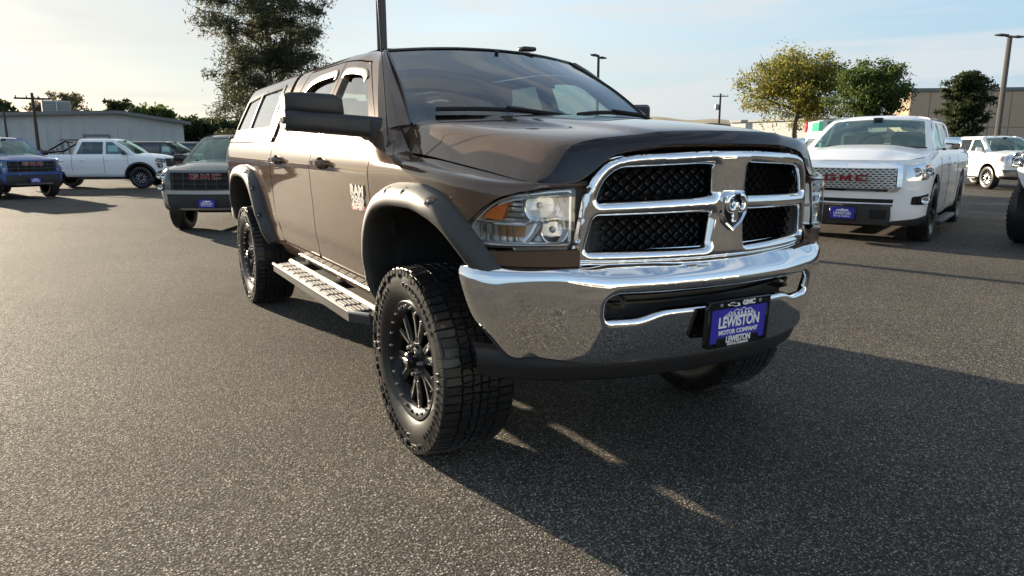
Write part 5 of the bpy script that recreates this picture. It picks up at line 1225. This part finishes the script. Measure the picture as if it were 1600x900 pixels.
# ------------------------------------------------------------------ the other vehicles
M['carglass'] = glass('car_glass', (.50, .70, .64), .15, 0., (.80, 1.0, .92)); M['privacy'] = glass('privacy_glass', (.10, .12, .12), .09)
def car(name, label, cat, paintm, wb=3.3, W=.945, zr=.52, zb=1.22, zh0=1.20, zh1=1.10, zroof=1.80, xf=.93, xr=1.15, xA=-.20, xB=-.98, xm=-1.30, xC=-2.25, xD=-2.45, tr=.40, bed=True, clad=None, style='at4', rimstyle='split', plate=True, sticker=False, cats=None, poke=0.):
    t_ = thing(name, label, cat)
    # plan of the front corner, wrapping to the centre line
    fr_ = [(xf-.46, 1.0), (xf-.34, .985), (xf-.22, .94), (xf-.13, .86), (xf-.075, .74), (xf-.035, .55), (xf-.010, .28), (xf, 0.)]
    stn = [(-wb-xr, .95), (-wb-xr+.12, .99), (-wb, 1.0), (xD, 1.0), (xm, 1.0), (xA-.15, 1.0), (xA+.15, 1.0)]+fr_
    us = [stn[0][0]]
    for (a, wa_), (b_, wb_) in zip(stn, stn[1:]): us.append(us[-1]+math.hypot(b_-a, (wb_-wa_)*W))
    uc = us[-1]; u_of = lambda x: float(np.interp(x, [s[0] for s in stn], us))
    def topz(x): return zb if x <= xA-.15 else np.interp(x, [xA-.15, xA+.15, xf], [zb, zh0, zh1])
    fz = [0, .06, .16, .30, .50, .70, .86, .95, 1.0]; fy = [.90, .955, .980, .985, 1.0, .997, .985, .955, .90]
    Pn = []
    for (x, w), u in zip(stn, us):
        tz = topz(x); front = np.clip((x-(xf-.46))/.46, 0, 1); row = []
        for f, y in zip(fz, fy):
            yy = y+(1-y)*.0; z = zr+(tz-zr)*f
            dx = -front*(.10*max(0, f-.62)**1.5*2+.07*max(0, .20-f)*3)
            row.append((x+dx, -W*w*(yy if front < .9 else yy), z))
        Pn.append(row)
    vz = [zr+(zb-zr)*f for f in fz]
    S = Net(us, vz, Pn)
    def zv(x, z): tz = topz(x); return zr+(zb-zr)*np.clip((z-zr)/(tz-zr), 0, 1)   # height -> v
    def arch(xc):
        r_ = tr+.10; A = [(xc-r_*1.06, zr), (xc-r_*1.04, tr+.05)]+[(xc-math.cos(a)*r_*1.03, tr+.02+math.sin(a)*r_) for a in np.linspace(.25, math.pi-.25, 14)]+[(xc+r_*1.04, tr+.05), (xc+r_*1.06, zr)]
        return [(u_of(x), zv(x, max(z, zr))) for x, z in A], A
    aF_, rF = arch(0); aR_, rR = arch(-wb)
    ol = [(us[0], vz[0])]+[p for p in aR_]+[p for p in aF_]+[(uc, vz[0]), (uc, vz[-1]), (us[0], vz[-1])]
    body = panel(S, ol, res=.06, thick=.03)
    # hood
    xp = [s[0] for s in stn]; wp = [s[1] for s in stn]
    def planx(y): ys_ = [s[1]*W*.90 for s in fr_[::-1]]; return float(np.interp(abs(y), ys_, [s[0] for s in fr_[::-1]]))-.048
    HY = np.array([-1, -.85, -.6, -.35, 0, .35, .6, .85, 1.0]); rows = []
    for k in np.linspace(0, 1, 8):
        row = []
        for f in HY:
            y = f*W*.90; x0 = xA-.02+.13*(1-f*f); x1 = planx(y); x = x0+(x1-x0)*k
            zc = topz(x); row.append((x, y, zc-.004+(.075+.02*(abs(f) < .7))*(1-abs(f)**3)*(1-k**4)-.010*math.exp(-((abs(f)-.6)/.1)**2)))
        rows.append(row)
    HD = Net(np.linspace(0, 1, 8), HY, rows)
    bodym = body.mirror(); body.join(bodym); grid(HD, 0, 1, 20, -1, 1, 28, mb=body)
    # nose cap between hood edge and front skin
    # greenhouse
    yb, yt = W*.90, W*.70; GYc = np.array([[zb, yb], [zb+(zroof-zb)*.35, yb-.05*W-.02], [zb+(zroof-zb)*.75, yb-.13*W], [zroof-.055, yt+.005], [zroof-.015, yt-.06], [zroof, yt-.16]])
    xE = xD if bed else -wb-xr+.25; xCr = xC if bed else -wb-xr+.75
    G = Net([xE-.3, xE, xm, xA+.3], GYc[:, 0], [[(x, -y, z) for z, y in GYc] for x in (xE-.3, xE, xm, xA+.3)])
    zt = zroof-.055
    lineA = lambda z: xA+(xB-xA)*(z-zb)/(zt-zb); lineD = lambda z: xE+(xCr-xE)*(z-zb)/(zt-zb)
    w0, w1 = zb+.035, zt-.045
    wins = [rnd([(lineA(w0)-.16, w0), (lineA(w1)-.10, w1), (xm+.05, w1), (xm+.05, w0)], .03)]
    if bed: wins.append(rnd([(xm-.05, w0), (xm-.05, w1), (lineD(w1)+.16, w1), (lineD(w0)+.12, w0)], .03))
    else: wins += [rnd([(xm-.05, w0), (xm-.05, w1), (xm-.95, w1), (xm-1.0, w0)], .03), rnd([(xm-1.10, w0), (xm-1.06, w1), (lineD(w1)+.10, w1-.02), (lineD(w0)+.16, w0)], .04)]
    go = [(lineA(zb), zb), (lineA(zt), zt), (lineA(zt)-.06, zroof), (xCr, zroof), (lineD(zt), zt), (lineD(zb), zb)]
    gh = panel(G, go, wins, res=.06, thick=.03); body.join(gh.mirror()); body.join(gh)
    # windscreen frame corners, roof
    K = np.array([-1, -.6, 0, .6, 1.]); ybm = yb-.015; ytm = yt
    wb_ = [(xA+.13*(1-k*k), k*ybm, zb+.0+.02*(1-k*k)) for k in K]; wt_ = [(xB+.10*(1-k*k), k*ytm, zt+.035*(1-k*k)) for k in K]; wm_ = [tuple((np.array(a)+np.array(b_))/2+np.array([.02, 0, .02])) for a, b_ in zip(wb_, wt_)]
    WN = Net(K, [0, .5, 1], np.stack([wb_, wm_, wt_], 1))
    panel(WN, [(-1, 0), (1, 0), (1, 1), (-1, 1)], [rnd([(-.90, .05), (.90, .05), (.90, .93), (-.90, .93)], .06)], res=.06, thick=.02, out=(1, 0, .5), mb=body)
    RXk = np.linspace(0, 1, 6); rows = []
    for k in RXk:
        row = []
        for f in HY: x0 = xB+.10*(1-(f)**2); x = x0+(xCr-.02-x0)*k; row.append((x, f*(yt-.0 if k == 0 else yt-.02), zt+(.055 if 0 < k else .0)*(1-abs(f)**6)+.035*(1-f*f)*(1 if k == 0 else .55)))
        rows.append(row)
    grid(Net(RXk, HY, rows), 0, 1, 14, -1, 1, 18, mb=body)
    if bed:      # rear of the cab, bed rails, tailgate
        mbq = panel(lambda q_: np.stack([lineD(zb)+(lineD(zt)-lineD(zb))*(q_[:, 1]-zb)/(zt-zb), q_[:, 0], q_[:, 1]], 1), [(-yb, zr+.2), (yb, zr+.2), (yb, zb), (yt, zt), (yt-.1, zroof), (-yt+.1, zroof), (-yt, zt), (-yb, zb)], [rnd([(-yt+.1, zb+.1), (yt-.1, zb+.1), (yt-.14, zt-.07), (-yt+.14, zt-.07)], .04)], res=.1, thick=.02, out=(-1, 0, 0)); body.join(mbq)
        for s in (-1, 1): box(body, ((xD-wb-xr)/2-.02, s*(W*.90-.03), zb-.01), (wb+xr+xD-.06, .075, .045), .012)
        box(body, (-wb-xr+.03, 0, (zr+.25+zb)/2), (.06, W*1.80, zb-zr-.25), .02)
    else: box(body, (-wb-xr+.1, 0, (zr+zb)/2+.05), (.2, W*1.8, zb-zr-.1), .05)
    body.build('body', paintm, t_, 45)
    ins = MB(); box(ins, ((xA+xE)/2, 0, zr+.12), (xA-xE, W*1.7, .2), .02); box(ins, (xf-.55, 0, zr+.28), (.6, W*1.1, .34), .05); box(ins, (-wb/2, 0, zr+.0), (wb+.9, .8, .16), .03)
    box(ins, (xA-.12, 0, zb-.14), (.4, W*1.6, .22), .06)
    if bed: box(ins, ((xD-wb-xr)/2, 0, zr+.30), (wb+xr+xD-.1, W*1.6, .06), .01); box(ins, ((xD-wb-xr)/2, 0, zb-.07), (wb+xr+xD-.12, W*1.68, .03), .01)
    for xc, rr_ in ((0, rF), (-wb, rR)):
        for s in (-1, 1):
            V = [(p[0], s*y, p[1]+.005) for p in rr_ for y in (W*.97, W*.55)]; k = len(rr_); ins.add(V+[(xc, s*W*.55, tr)], [[2*i, 2*i+1, 2*i+3, 2*i+2] for i in range(k-1)]+[[2*i+1, 2*i+3, 2*k] for i in range(k-1)], 0, False)
    ins.build('underbody', M['liner'], t_)
    st_ = MB()
    for y in (-.36, .36): box(st_, (xm+.05, y, zb+.02), (.16, .46, .5), .06, seg=1); box(st_, (xm, y, zb+.36), (.1, .25, .16), .04)
    for y in (-.38, .38): box(st_, (xm-.85, y, zb+.02), (.16, .5, .45), .06)
    st_.build('seat', M['seat'], t_)
    for i, w_ in enumerate(wins):
        gm_ = panel(G, [tuple(p) for p in inset(np.array(w_), np.mean(w_, 0), 1.02)], res=.1, thick=0, off=-.012); gl = M['carglass'] if i == 0 else M['privacy']
        gm_.build('side_window', gl, t_); gm_.mirror().build('side_window', gl, t_)
        if sticker and i == 0:
            c_ = np.mean(w_, 0); sk = panel(G, [(c_[0]-.20, c_[1]-.13), (c_[0]+.16, c_[1]-.13), (c_[0]+.16, c_[1]+.10), (c_[0]-.20, c_[1]+.10)], res=.2, thick=.002, off=-.018); sk.build('window_sticker', M['paper'], t_); sk.mirror().build('window_sticker', M['paper'], t_)
    panel(WN, rnd([(-.92, .03), (.92, .03), (.92, .95), (-.92, .95)], .05), res=.08, thick=0, out=(1, 0, .5), off=-.006).build('windscreen', M['carglass'], t_)
    mb = MB(); P = WN([(0., .86)])[0]; box(mb, P+np.array([-.07, 0, -.02]), (.05, .22, .07), .02); box(mb, P+np.array([-.06, 0, .03]), (.07, .13, .05), .01); mb.build('inside_mirror', M['dash'], t_)
    for yy in (-.35, .35):
        mb = MB(); tube(mb, [WN([(yy/ybm+.5-.0*k-.75*k, .03+.02*k)])[0]+np.array([.02, 0, .012]) for k in (0, .5, 1)], .011, 5); mb.build('wiper', M['gloss'], t_)
    # shut lines, handles, mirrors, steps
    sl = MB()
    for x, z0_, z1_ in ((xA-.22, zr+.10, zb-.02), (xm, zr+.10, zb-.02), (xD-.02 if bed else xm-1.0, zr+.25 if bed else zr+.1, zb-.01)):
        P = S([(u_of(x), v) for v in np.linspace(zv(x, z0_), zv(x, z1_), 10)]); sweep(sl, P, np.tile([0, -1., 0], (10, 1)), [(-.004, -.006), (.0025, -.006), (.0025, .006), (-.004, .006)], closed=True)
    hn = MB()
    for x in (xm+.14, xm-.80): p = S([(u_of(x), zv(x, zb-.20))])[0]; box(hn, p+np.array([0, -.02, 0]), (.20, .03, .035), .012)
    mi_ = MB(); p = S([(u_of(xA-.32), zb-.01)])[0]; box(mi_, p+np.array([0, -.16, .10]), (.10, .22, .17), .045, seg=2); box(mi_, p+np.array([0, -.04, .03]), (.07, .13, .05), .02)
    stp = MB(); box(stp, ((xm+xA)/2-.65, -W+.03, zr-.06), (1.75, .16, .06), .02, seg=2)
    for f_ in ((lambda m_: m_), (lambda m_: m_.mirror())):
        f_(sl).build('shut_line', M['matte'], t_); f_(hn).build('door_handle', M['chrome'] if style in ('denali', 'chrome') else paintm, t_); f_(mi_).build('wing_mirror', M['chrome'] if style == 'denali' else (paintm if style == 'chrome' else M['gloss']), t_); f_(stp).build('side_step', M['plastic'], t_)
    if clad:
        for rr_ in (rF, rR):
            P = np.array(rr_); V = []
            for x, z in P:
                y = S([(u_of(x), zv(x, max(z, zr)))])[0][1]; d = np.array([x-P[:, 0].mean(), z-tr]); d /= np.linalg.norm(d)
                V += [(x+d[0]*.07, y-.004, z+d[1]*.07), (x+d[0]*.05, y-.035, z+d[1]*.05), (x, y-.038, z), (x, y+.06, z)]
            m_ = MB(); m_.add(V, [[4*i+j, 4*i+j+1, 4*i+j+5, 4*i+j+4] for i in range(len(P)-1) for j in range(3)])
            m_.build('arch_moulding', M['plastic'], t_); m_.mirror().build('arch_moulding', M['plastic'], t_)
    # ---- face: panels wrapped on the front skin, u measured from the centre line
    def fp(pts, nm, m_, off=.012, th=.03, holes=(), res=.03, parent=t_, mirror=True, r=.02):
        ol_ = [(uc-y, zv(xf, z)) for y, z in pts]; ol_ = rnd(ol_, r) if r else ol_
        h_ = [[(uc-y, zv(xf, z)) for y, z in hh_] for hh_ in holes]
        mb = panel(S, ol_, h_, res=res, thick=th, off=off, out=(1, -.2, 0)); o = mb.build(nm, m_, parent)
        if mirror: return o, mb.mirror().build(nm, m_, parent)
        return o
    def fsym(pts, nm, m_, off=.012, th=.03, holes=(), res=.03, r=.0):
        # half outline that starts and ends on the centre line -> one mesh of both halves
        ol_ = [(uc-y, zv(xf, z)) for y, z in pts]; h_ = [[(uc-y, zv(xf, z)) for y, z in hh_] for hh_ in holes]
        mb = panel(S, ol_, h_, res=res, thick=th, off=off, out=(1, -.2, 0)); mb.join(mb.mirror()); return mb.build(nm, m_, t_)
    zt_ = zh1-.035; gw = W*.70
    def fpt(y, z, d=.0):
        p = S([(uc-abs(y), zv(xf, z))])[0]; return np.array([p[0]+d, y, p[2]])
    if style == 'denali':
        g0, g1 = zh1-.40, zt_
        fsym([(0, g0), (gw*.92, g0), (gw, g0+.05), (gw, g1-.02), (gw*.97, g1), (0, g1)], 'grille_surround', M['chrome'], .022, .06, [[(-.01, g0+.035), (gw*.86, g0+.035), (gw*.91, g0+.07), (gw*.91, g1-.07), (-.01, g1-.07)]])
        fsym([(0, g0+.02), (gw*.93, g0+.02), (gw*.93, g1-.04), (0, g1-.04)], 'grille_backing', M['matte'], .004, .02)
        mb = MB(); nr_ = 9; hgt_ = (g1-.07)-(g0+.035)
        for r_ in range(nr_+1):
            z = g0+.035+hgt_*r_/nr_; sweep(mb, [fpt(y, z, .014) for y in np.linspace(-gw*.89, gw*.89, 19)], np.tile([1., 0, 0], (19, 1)), [(-.01, -.009), (.004, -.0065), (.004, .0065), (-.01, .009)], closed=True)
        for r_ in range(nr_):
            z = g0+.035+hgt_*(r_+.5)/nr_
            for k in range(-8, 9):
                y = (k+.5*(r_ % 2))*gw*.89/8.2
                if abs(y) < gw*.88: p = fpt(y, z, .012); box(mb, p, (.014, .028, hgt_/nr_-.006), .002)
        mb.build('grille_mesh', M['satin'], t_, 30)
        zt2 = (g0+g1)/2-.01
    elif style == 'at4':
        g0, g1 = zh1-.36, zt_-.01
        fsym([(0, g0), (gw*1.0, g0), (gw*1.04, g1), (0, g1)], 'grille_backing', M['matte'], .012, .03)
        mb = MB(); hgt_ = g1-g0
        for r_ in range(4): 
            z = g0+hgt_*r_/3; sweep(mb, [fpt(y, z, .022) for y in np.linspace(-gw, gw, 15)], np.tile([1., 0, 0], (15, 1)), [(-.014, -.010), (.008, -.007), (.008, .007), (-.014, .010)], closed=True)
        for k in range(-3, 4):
            y = k*gw/3.2; sweep(mb, [fpt(y, z, .022) for z in np.linspace(g0, g1, 6)], np.tile([1., 0, 0], (6, 1)), [(-.014, -.012), (.006, -.008), (.006, .008), (-.014, .012)], closed=True)
        mb.build('grille_bars', M['flare'], t_, 30); zt2 = g1-hgt_*.22
    else:
        g0, g1 = zh1-.42, zt_-.02
        fsym([(0, g0), (gw*1.02, g0), (gw*1.04, g1), (0, g1)], 'grille_backing', M['matte'], .010, .03)
        mb = MB()
        for z, h_ in ((g1-.03, .022), (g1-.15, .026), (g1-.26, .020), (g0+.05, .018)): sweep(mb, [fpt(y, z, .026) for y in np.linspace(-gw*1.02, gw*1.02, 17)], np.tile([1., 0, 0], (17, 1)), [(-.014, -h_), (.008, -h_*.8), (.008, h_*.8), (-.014, h_)], closed=True)
        mb.build('grille_bars', M['chrome'], t_, 30); zt2 = g1-.15
    if style in ('denali', 'at4'):
        gh_ = .080 if style == 'denali' else .090; gw_ = gh_*1.75
        LET = {'G': [(1, 1), (0, 1), (0, 0), (1, 0), (1, .58), (.52, .58), (.52, .40), (.74, .40), (.74, .24), (.26, .24), (.26, .77), (1, .77)],
               'M': [(0, 0), (0, 1), (.27, 1), (.5, .50), (.73, 1), (1, 1), (1, 0), (.78, 0), (.78, .58), (.58, .14), (.42, .14), (.22, .58), (.22, 0)],
               'C': [(1, 1), (0, 1), (0, 0), (1, 0), (1, .25), (.26, .25), (.26, .75), (1, .75)]}
        rim_, red_ = MB(), MB()
        for k, ch in enumerate('GMC'):
            yc = (k-1)*(gw_+.05); base = fpt(yc, zt2, 0.); xb = base[0]
            ol_ = [(yc+(a-.5)*gw_, zt2+(b_-.5)*gh_) for a, b_ in LET[ch]]
            if sum(p[0]*q_[1]-q_[0]*p[1] for p, q_ in zip(ol_, ol_[1:]+ol_[:1])) < 0: ol_ = ol_[::-1]
            big = []; n = len(ol_)
            for m_i in range(n):      # outward offset of each corner
                p0, p1, p2 = (np.array(ol_[z_ % n]) for z_ in (m_i-1, m_i, m_i+1)); d1 = (p1-p0)/np.linalg.norm(p1-p0); d2 = (p2-p1)/np.linalg.norm(p2-p1)
                nn = np.array([d1[1]+d2[1], -d1[0]-d2[0]]); nn /= max(.6, np.linalg.norm(nn)); big.append(tuple(p1+nn*.007))
            f_x = lambda a, b_, d: (xb+d, a, b_-(zt2-base[2]))
            prism(rim_, big, .012, .040, f_x); prism(red_, ol_, .036, .047, f_x)
        rim_.build('emblem_rim', M['silver'], t_, 20); red_.build('emblem', M['red'], t_, 20)
    # headlights
    h0, h1 = (zh1-.26, zh1-.055) if style != 'at4' else (zh1-.20, zh1-.05)
    hy0, hy1 = gw*1.06, gw+.46
    hp_ = [(hy0, h0), (hy0, h1), (hy1-.06, h1+.005), (hy1, h0+.05), (hy1-.12, h0-.005)]
    fp(hp_, 'headlight_housing', M['gloss'] if style == 'at4' else M['bright'], .002, .03)
    fp([(a, b_) for a, b_ in hp_], 'headlight_lens', M['lens'], .018, .012)
    for s in (-1, 1):
        for k, (yy, rr_) in enumerate(((hy0+.10, .058), (hy0+.235, .05))):
            p = fpt(yy, (h0+h1)/2, 0); mb = MB(); lathe(mb, [(.001, -.0), (rr_*.55, .004), (rr_*.62, .008), (rr_*.8, .001), (rr_, .012), (rr_+.006, .008)], 18, axis='x', c=(p[0]-.002, s*-p[1]*-1, p[2])); mb.build('lamp', M['bright'], t_)
    fp([(hy1-.14, h0+.03), (hy1-.14, h1-.03), (hy1-.07, h1-.03), (hy1-.04, h0+.06)], 'side_marker', M['amber'], .010, .02)
    # lower face
    if style == 'denali':
        fsym([(0, zr+.285), (W*.62, zr+.285), (W*.62, zr+.335), (0, zr+.335)], 'air_slot', M['matte'], .004, .02)
        fsym([(0, zr-.0), (W*.62, zr-.0), (W*.60, zr+.25), (0, zr+.24)], 'bumper_skid', M['flare'], .016, .05)
        fsym([(0, zr+.24), (W*.62, zr+.245), (W*.62, zr+.272), (0, zr+.268)], 'bumper_trim', M['chrome'], .020, .03)
        fp([(W*.34, zr+.08), (W*.56, zr+.08), (W*.56, zr+.20), (W*.34, zr+.20)], 'skid_pocket', M['matte'], .018, .01)
        fp([(W*.62, zr+.001), (W*1.25, zr+.001), (W*1.25, zr+.13), (W*.62, zr+.05)], 'lower_cladding', M['plastic'], .012, .04)
        fp([(W*.84, zr+.27), (W*.84, zr+.37), (W*1.14, zr+.39), (W*1.10, zr+.26)], 'fog_lamp_pocket', M['gloss'], .008, .02)
    elif style == 'at4':
        fsym([(0, zr), (W*1.2, zr), (W*1.2, zr+.14), (W*.86, zr+.305), (0, zr+.305)], 'lower_bumper', M['plastic'], .014, .05)
        fsym([(0, zr+.315), (W*.84, zr+.315), (W*.84, zr+.385), (0, zr+.38)], 'bumper_bar', M['silver'] if paintm is M['grey'] else paintm, .04, .06)
        fp([(W*.80, zr+.04), (W*.98, zr+.27), (W*.98, zr+.35), (W*.80, zr+.34)], 'bumper_wing', M['silver'] if paintm is M['grey'] else paintm, .03, .05)
        fsym([(0, zr+.02), (W*.55, zr+.02), (W*.60, zr+.055), (0, zr+.055)], 'skid_plate', M['silver'], .030, .03)
        fp([(W*.90, zr+.34), (W*.90, zr+.51), (W*1.16, zr+.51), (W*1.08, zr+.34)], 'fog_lamp_pocket', M['gloss'], .012, .03)
    else:
        fsym([(0, zr+.06), (W*.9, zr+.06), (W*1.0, zr+.30), (0, zr+.30)], 'bumper_bar', M['chrome'], .03, .06)
        fsym([(0, zr+.14), (W*.55, zr+.14), (W*.55, zr+.22), (0, zr+.22)], 'air_slot', M['matte'], .034, .02)
        fsym([(0, zr-.0), (W*1.1, zr-.0), (W*1.1, zr+.07), (0, zr+.07)], 'lower_bumper', M['plastic'], .032, .05)
    if style != 'chrome':
        for s in (-1, 1):
            p = fpt(W*.98, zr+.32 if style == 'denali' else zr+.42, .012); mb = MB(); lathe(mb, [(.001, .0), (.03, .004), (.042, .012), (.048, .010), (.05, -.01)], 16, axis='x', c=(p[0]-.004, s*p[1], p[2])); mb.build('fog_lamp', M['bright'], t_)
    if plate:
        p = fpt(0, zr+.14, .05); pl_ = empty('licence_plate', t_, tuple(p)); mb = MB(); box(mb, (0, 0, 0), (.02, .33, .17), .006); mb.build('plate_frame', M['gloss'], pl_)
        mb = MB(); box(mb, (.008, 0, 0), (.008, .30, .15), .001); mb.build('plate_face', M['plateblue'], pl_)
        mb = MB(); text_mb('LEWISTON', .055, .001, .80, .0015, 1.0, basis((.0135, 0, -.005), (0, 1, 0), (0, 0, 1)), mb); text_mb('MOTOR COMPANY', .025, .001, .95, .0006, 1.0, basis((.0135, 0, -.043), (0, 1, 0), (0, 0, 1)), mb)
        mk_ = [(-.09, .028), (-.05, .05), (-.03, .043), (.0, .060), (.03, .045), (.055, .055), (.09, .028)]; mb.add([(.0135, a, b_) for a, b_ in mk_], [list(range(7))[::-1]], 0, False); mb.build('plate_print', M['ink'], pl_)
    for xw in (0, -wb):
        for s in (-1, 1): make_wheel(t_, (xw, s*(W-.135+poke), tr), s, tr, .135, tr*.62, rimstyle, False, 6)
    return t_
def place(o, contact, heading, ly, s=1.0):
    """stand the thing so that its local point (0, ly) lies on the ground at `contact`"""
    c_, s_ = math.cos(heading), math.sin(heading); o.rotation_euler = (0, 0, heading); o.scale = (s,)*3
    o.location = (contact[0]+s_*ly*s, contact[1]-c_*ly*s, 0)
o = car('pickup_truck', 'white crew cab pickup with chrome mesh grille and red letters, right of the brown pickup', 'pickup truck', M['white'], 3.26, .945, .27, 1.23, 1.21, 1.10, 1.72, .93, 1.18, style='denali', rimstyle='split'); place(o, (-3.2, 8.75), R(-67), .90, 1.11)
o = car('pickup_truck', 'dark grey pickup with black grille and silver bumper bar, half hidden behind the brown pickup', 'pickup truck', M['grey'], 3.34, .96, .44, 1.32, 1.30, 1.20, 1.88, .95, 1.1, tr=.43, clad=True, style='at4'); place(o, (-10.75, -.85), R(-27), -.82, .86)
o = car('pickup_truck', 'blue pickup with black grille cut off by the left edge of the frame', 'pickup truck', M['blue'], 3.34, .96, .44, 1.32, 1.30, 1.20, 1.88, .95, 1.1, tr=.42, clad=True, style='at4'); place(o, (-20.9, -4.6), R(27), -.85, .88)
o = car('pickup_truck', 'white pickup seen from its side with a black roll bar over the bed', 'pickup truck', M['white'], 3.34, .96, .45, 1.28, 1.26, 1.18, 1.88, .95, 1.1, tr=.42, clad=True, style='at4', sticker=True); place(o, (-24.6, -.75), R(66), -.90, .88)
rb_ = MB()
for y in (-.62, .62): tube(rb_, [(-2.62, y, 1.25), (-2.66, y, 1.72), (-2.78, y, 1.80), (-3.45, y, 1.42), (-4.25, y, 1.36), (-4.32, y, 1.26)], .04, 8)
tube(rb_, [(-2.68, -.62, 1.76), (-2.68, .62, 1.76)], .04, 8); rb_.build('roll_bar', M['gloss'], o)
o = car('suv', 'dark sport utility vehicle parked behind the white pickup with roll bar', 'suv', M['dark'], 2.95, .95, .50, 1.18, 1.16, 1.06, 1.80, .9, 1.0, xm=-1.25, bed=False, tr=.38, style='at4', sticker=True, plate=False); place(o, tuple(at(288, 35)[:2]), R(60), -.9, .90)
o = car('suv', 'second dark vehicle with pale roof, left of the camper shell', 'suv', M['dark'], 2.95, .95, .50, 1.18, 1.16, 1.06, 1.76, .9, 1.0, xm=-1.25, bed=False, tr=.38, style='at4', plate=False); place(o, tuple(at(338, 40)[:2]), R(60), -.9, .92)
o = car('pickup_truck', 'large white pickup with chrome bars in its grille, far right before the tan store', 'pickup truck', M['white'], 3.75, 1.02, .44, 1.36, 1.34, 1.26, 1.95, 1.0, 1.2, xm=-1.45, xC=-2.55, xD=-2.75, tr=.42, style='chrome', rimstyle='split'); place(o, (-9.95, 23.8), R(-32), -.95, .90)
o = car('pickup_truck', 'lifted pickup cut off by the right edge, showing little but its front tyre', 'pickup truck', M['white'], 3.6, 1.0, .78, 1.50, 1.48, 1.40, 2.1, .95, 1.1, tr=.45, style='at4', poke=.14); place(o, (-2.28, 9.82), R(-84), -.94, 1.0)
o = car('suv', 'silver vehicle far behind, glimpsed left of the white pickup windscreen', 'suv', mat('silver_paint', (.42, .43, .44), .3, .6, Coat_Weight=1.0), 2.8, .93, .45, 1.10, 1.08, 1.0, 1.68, .9, .95, xm=-1.2, bed=False, tr=.35, style='chrome', plate=False); place(o, tuple(at(1268, 40)[:2]), R(-40), -.85, 1.0)
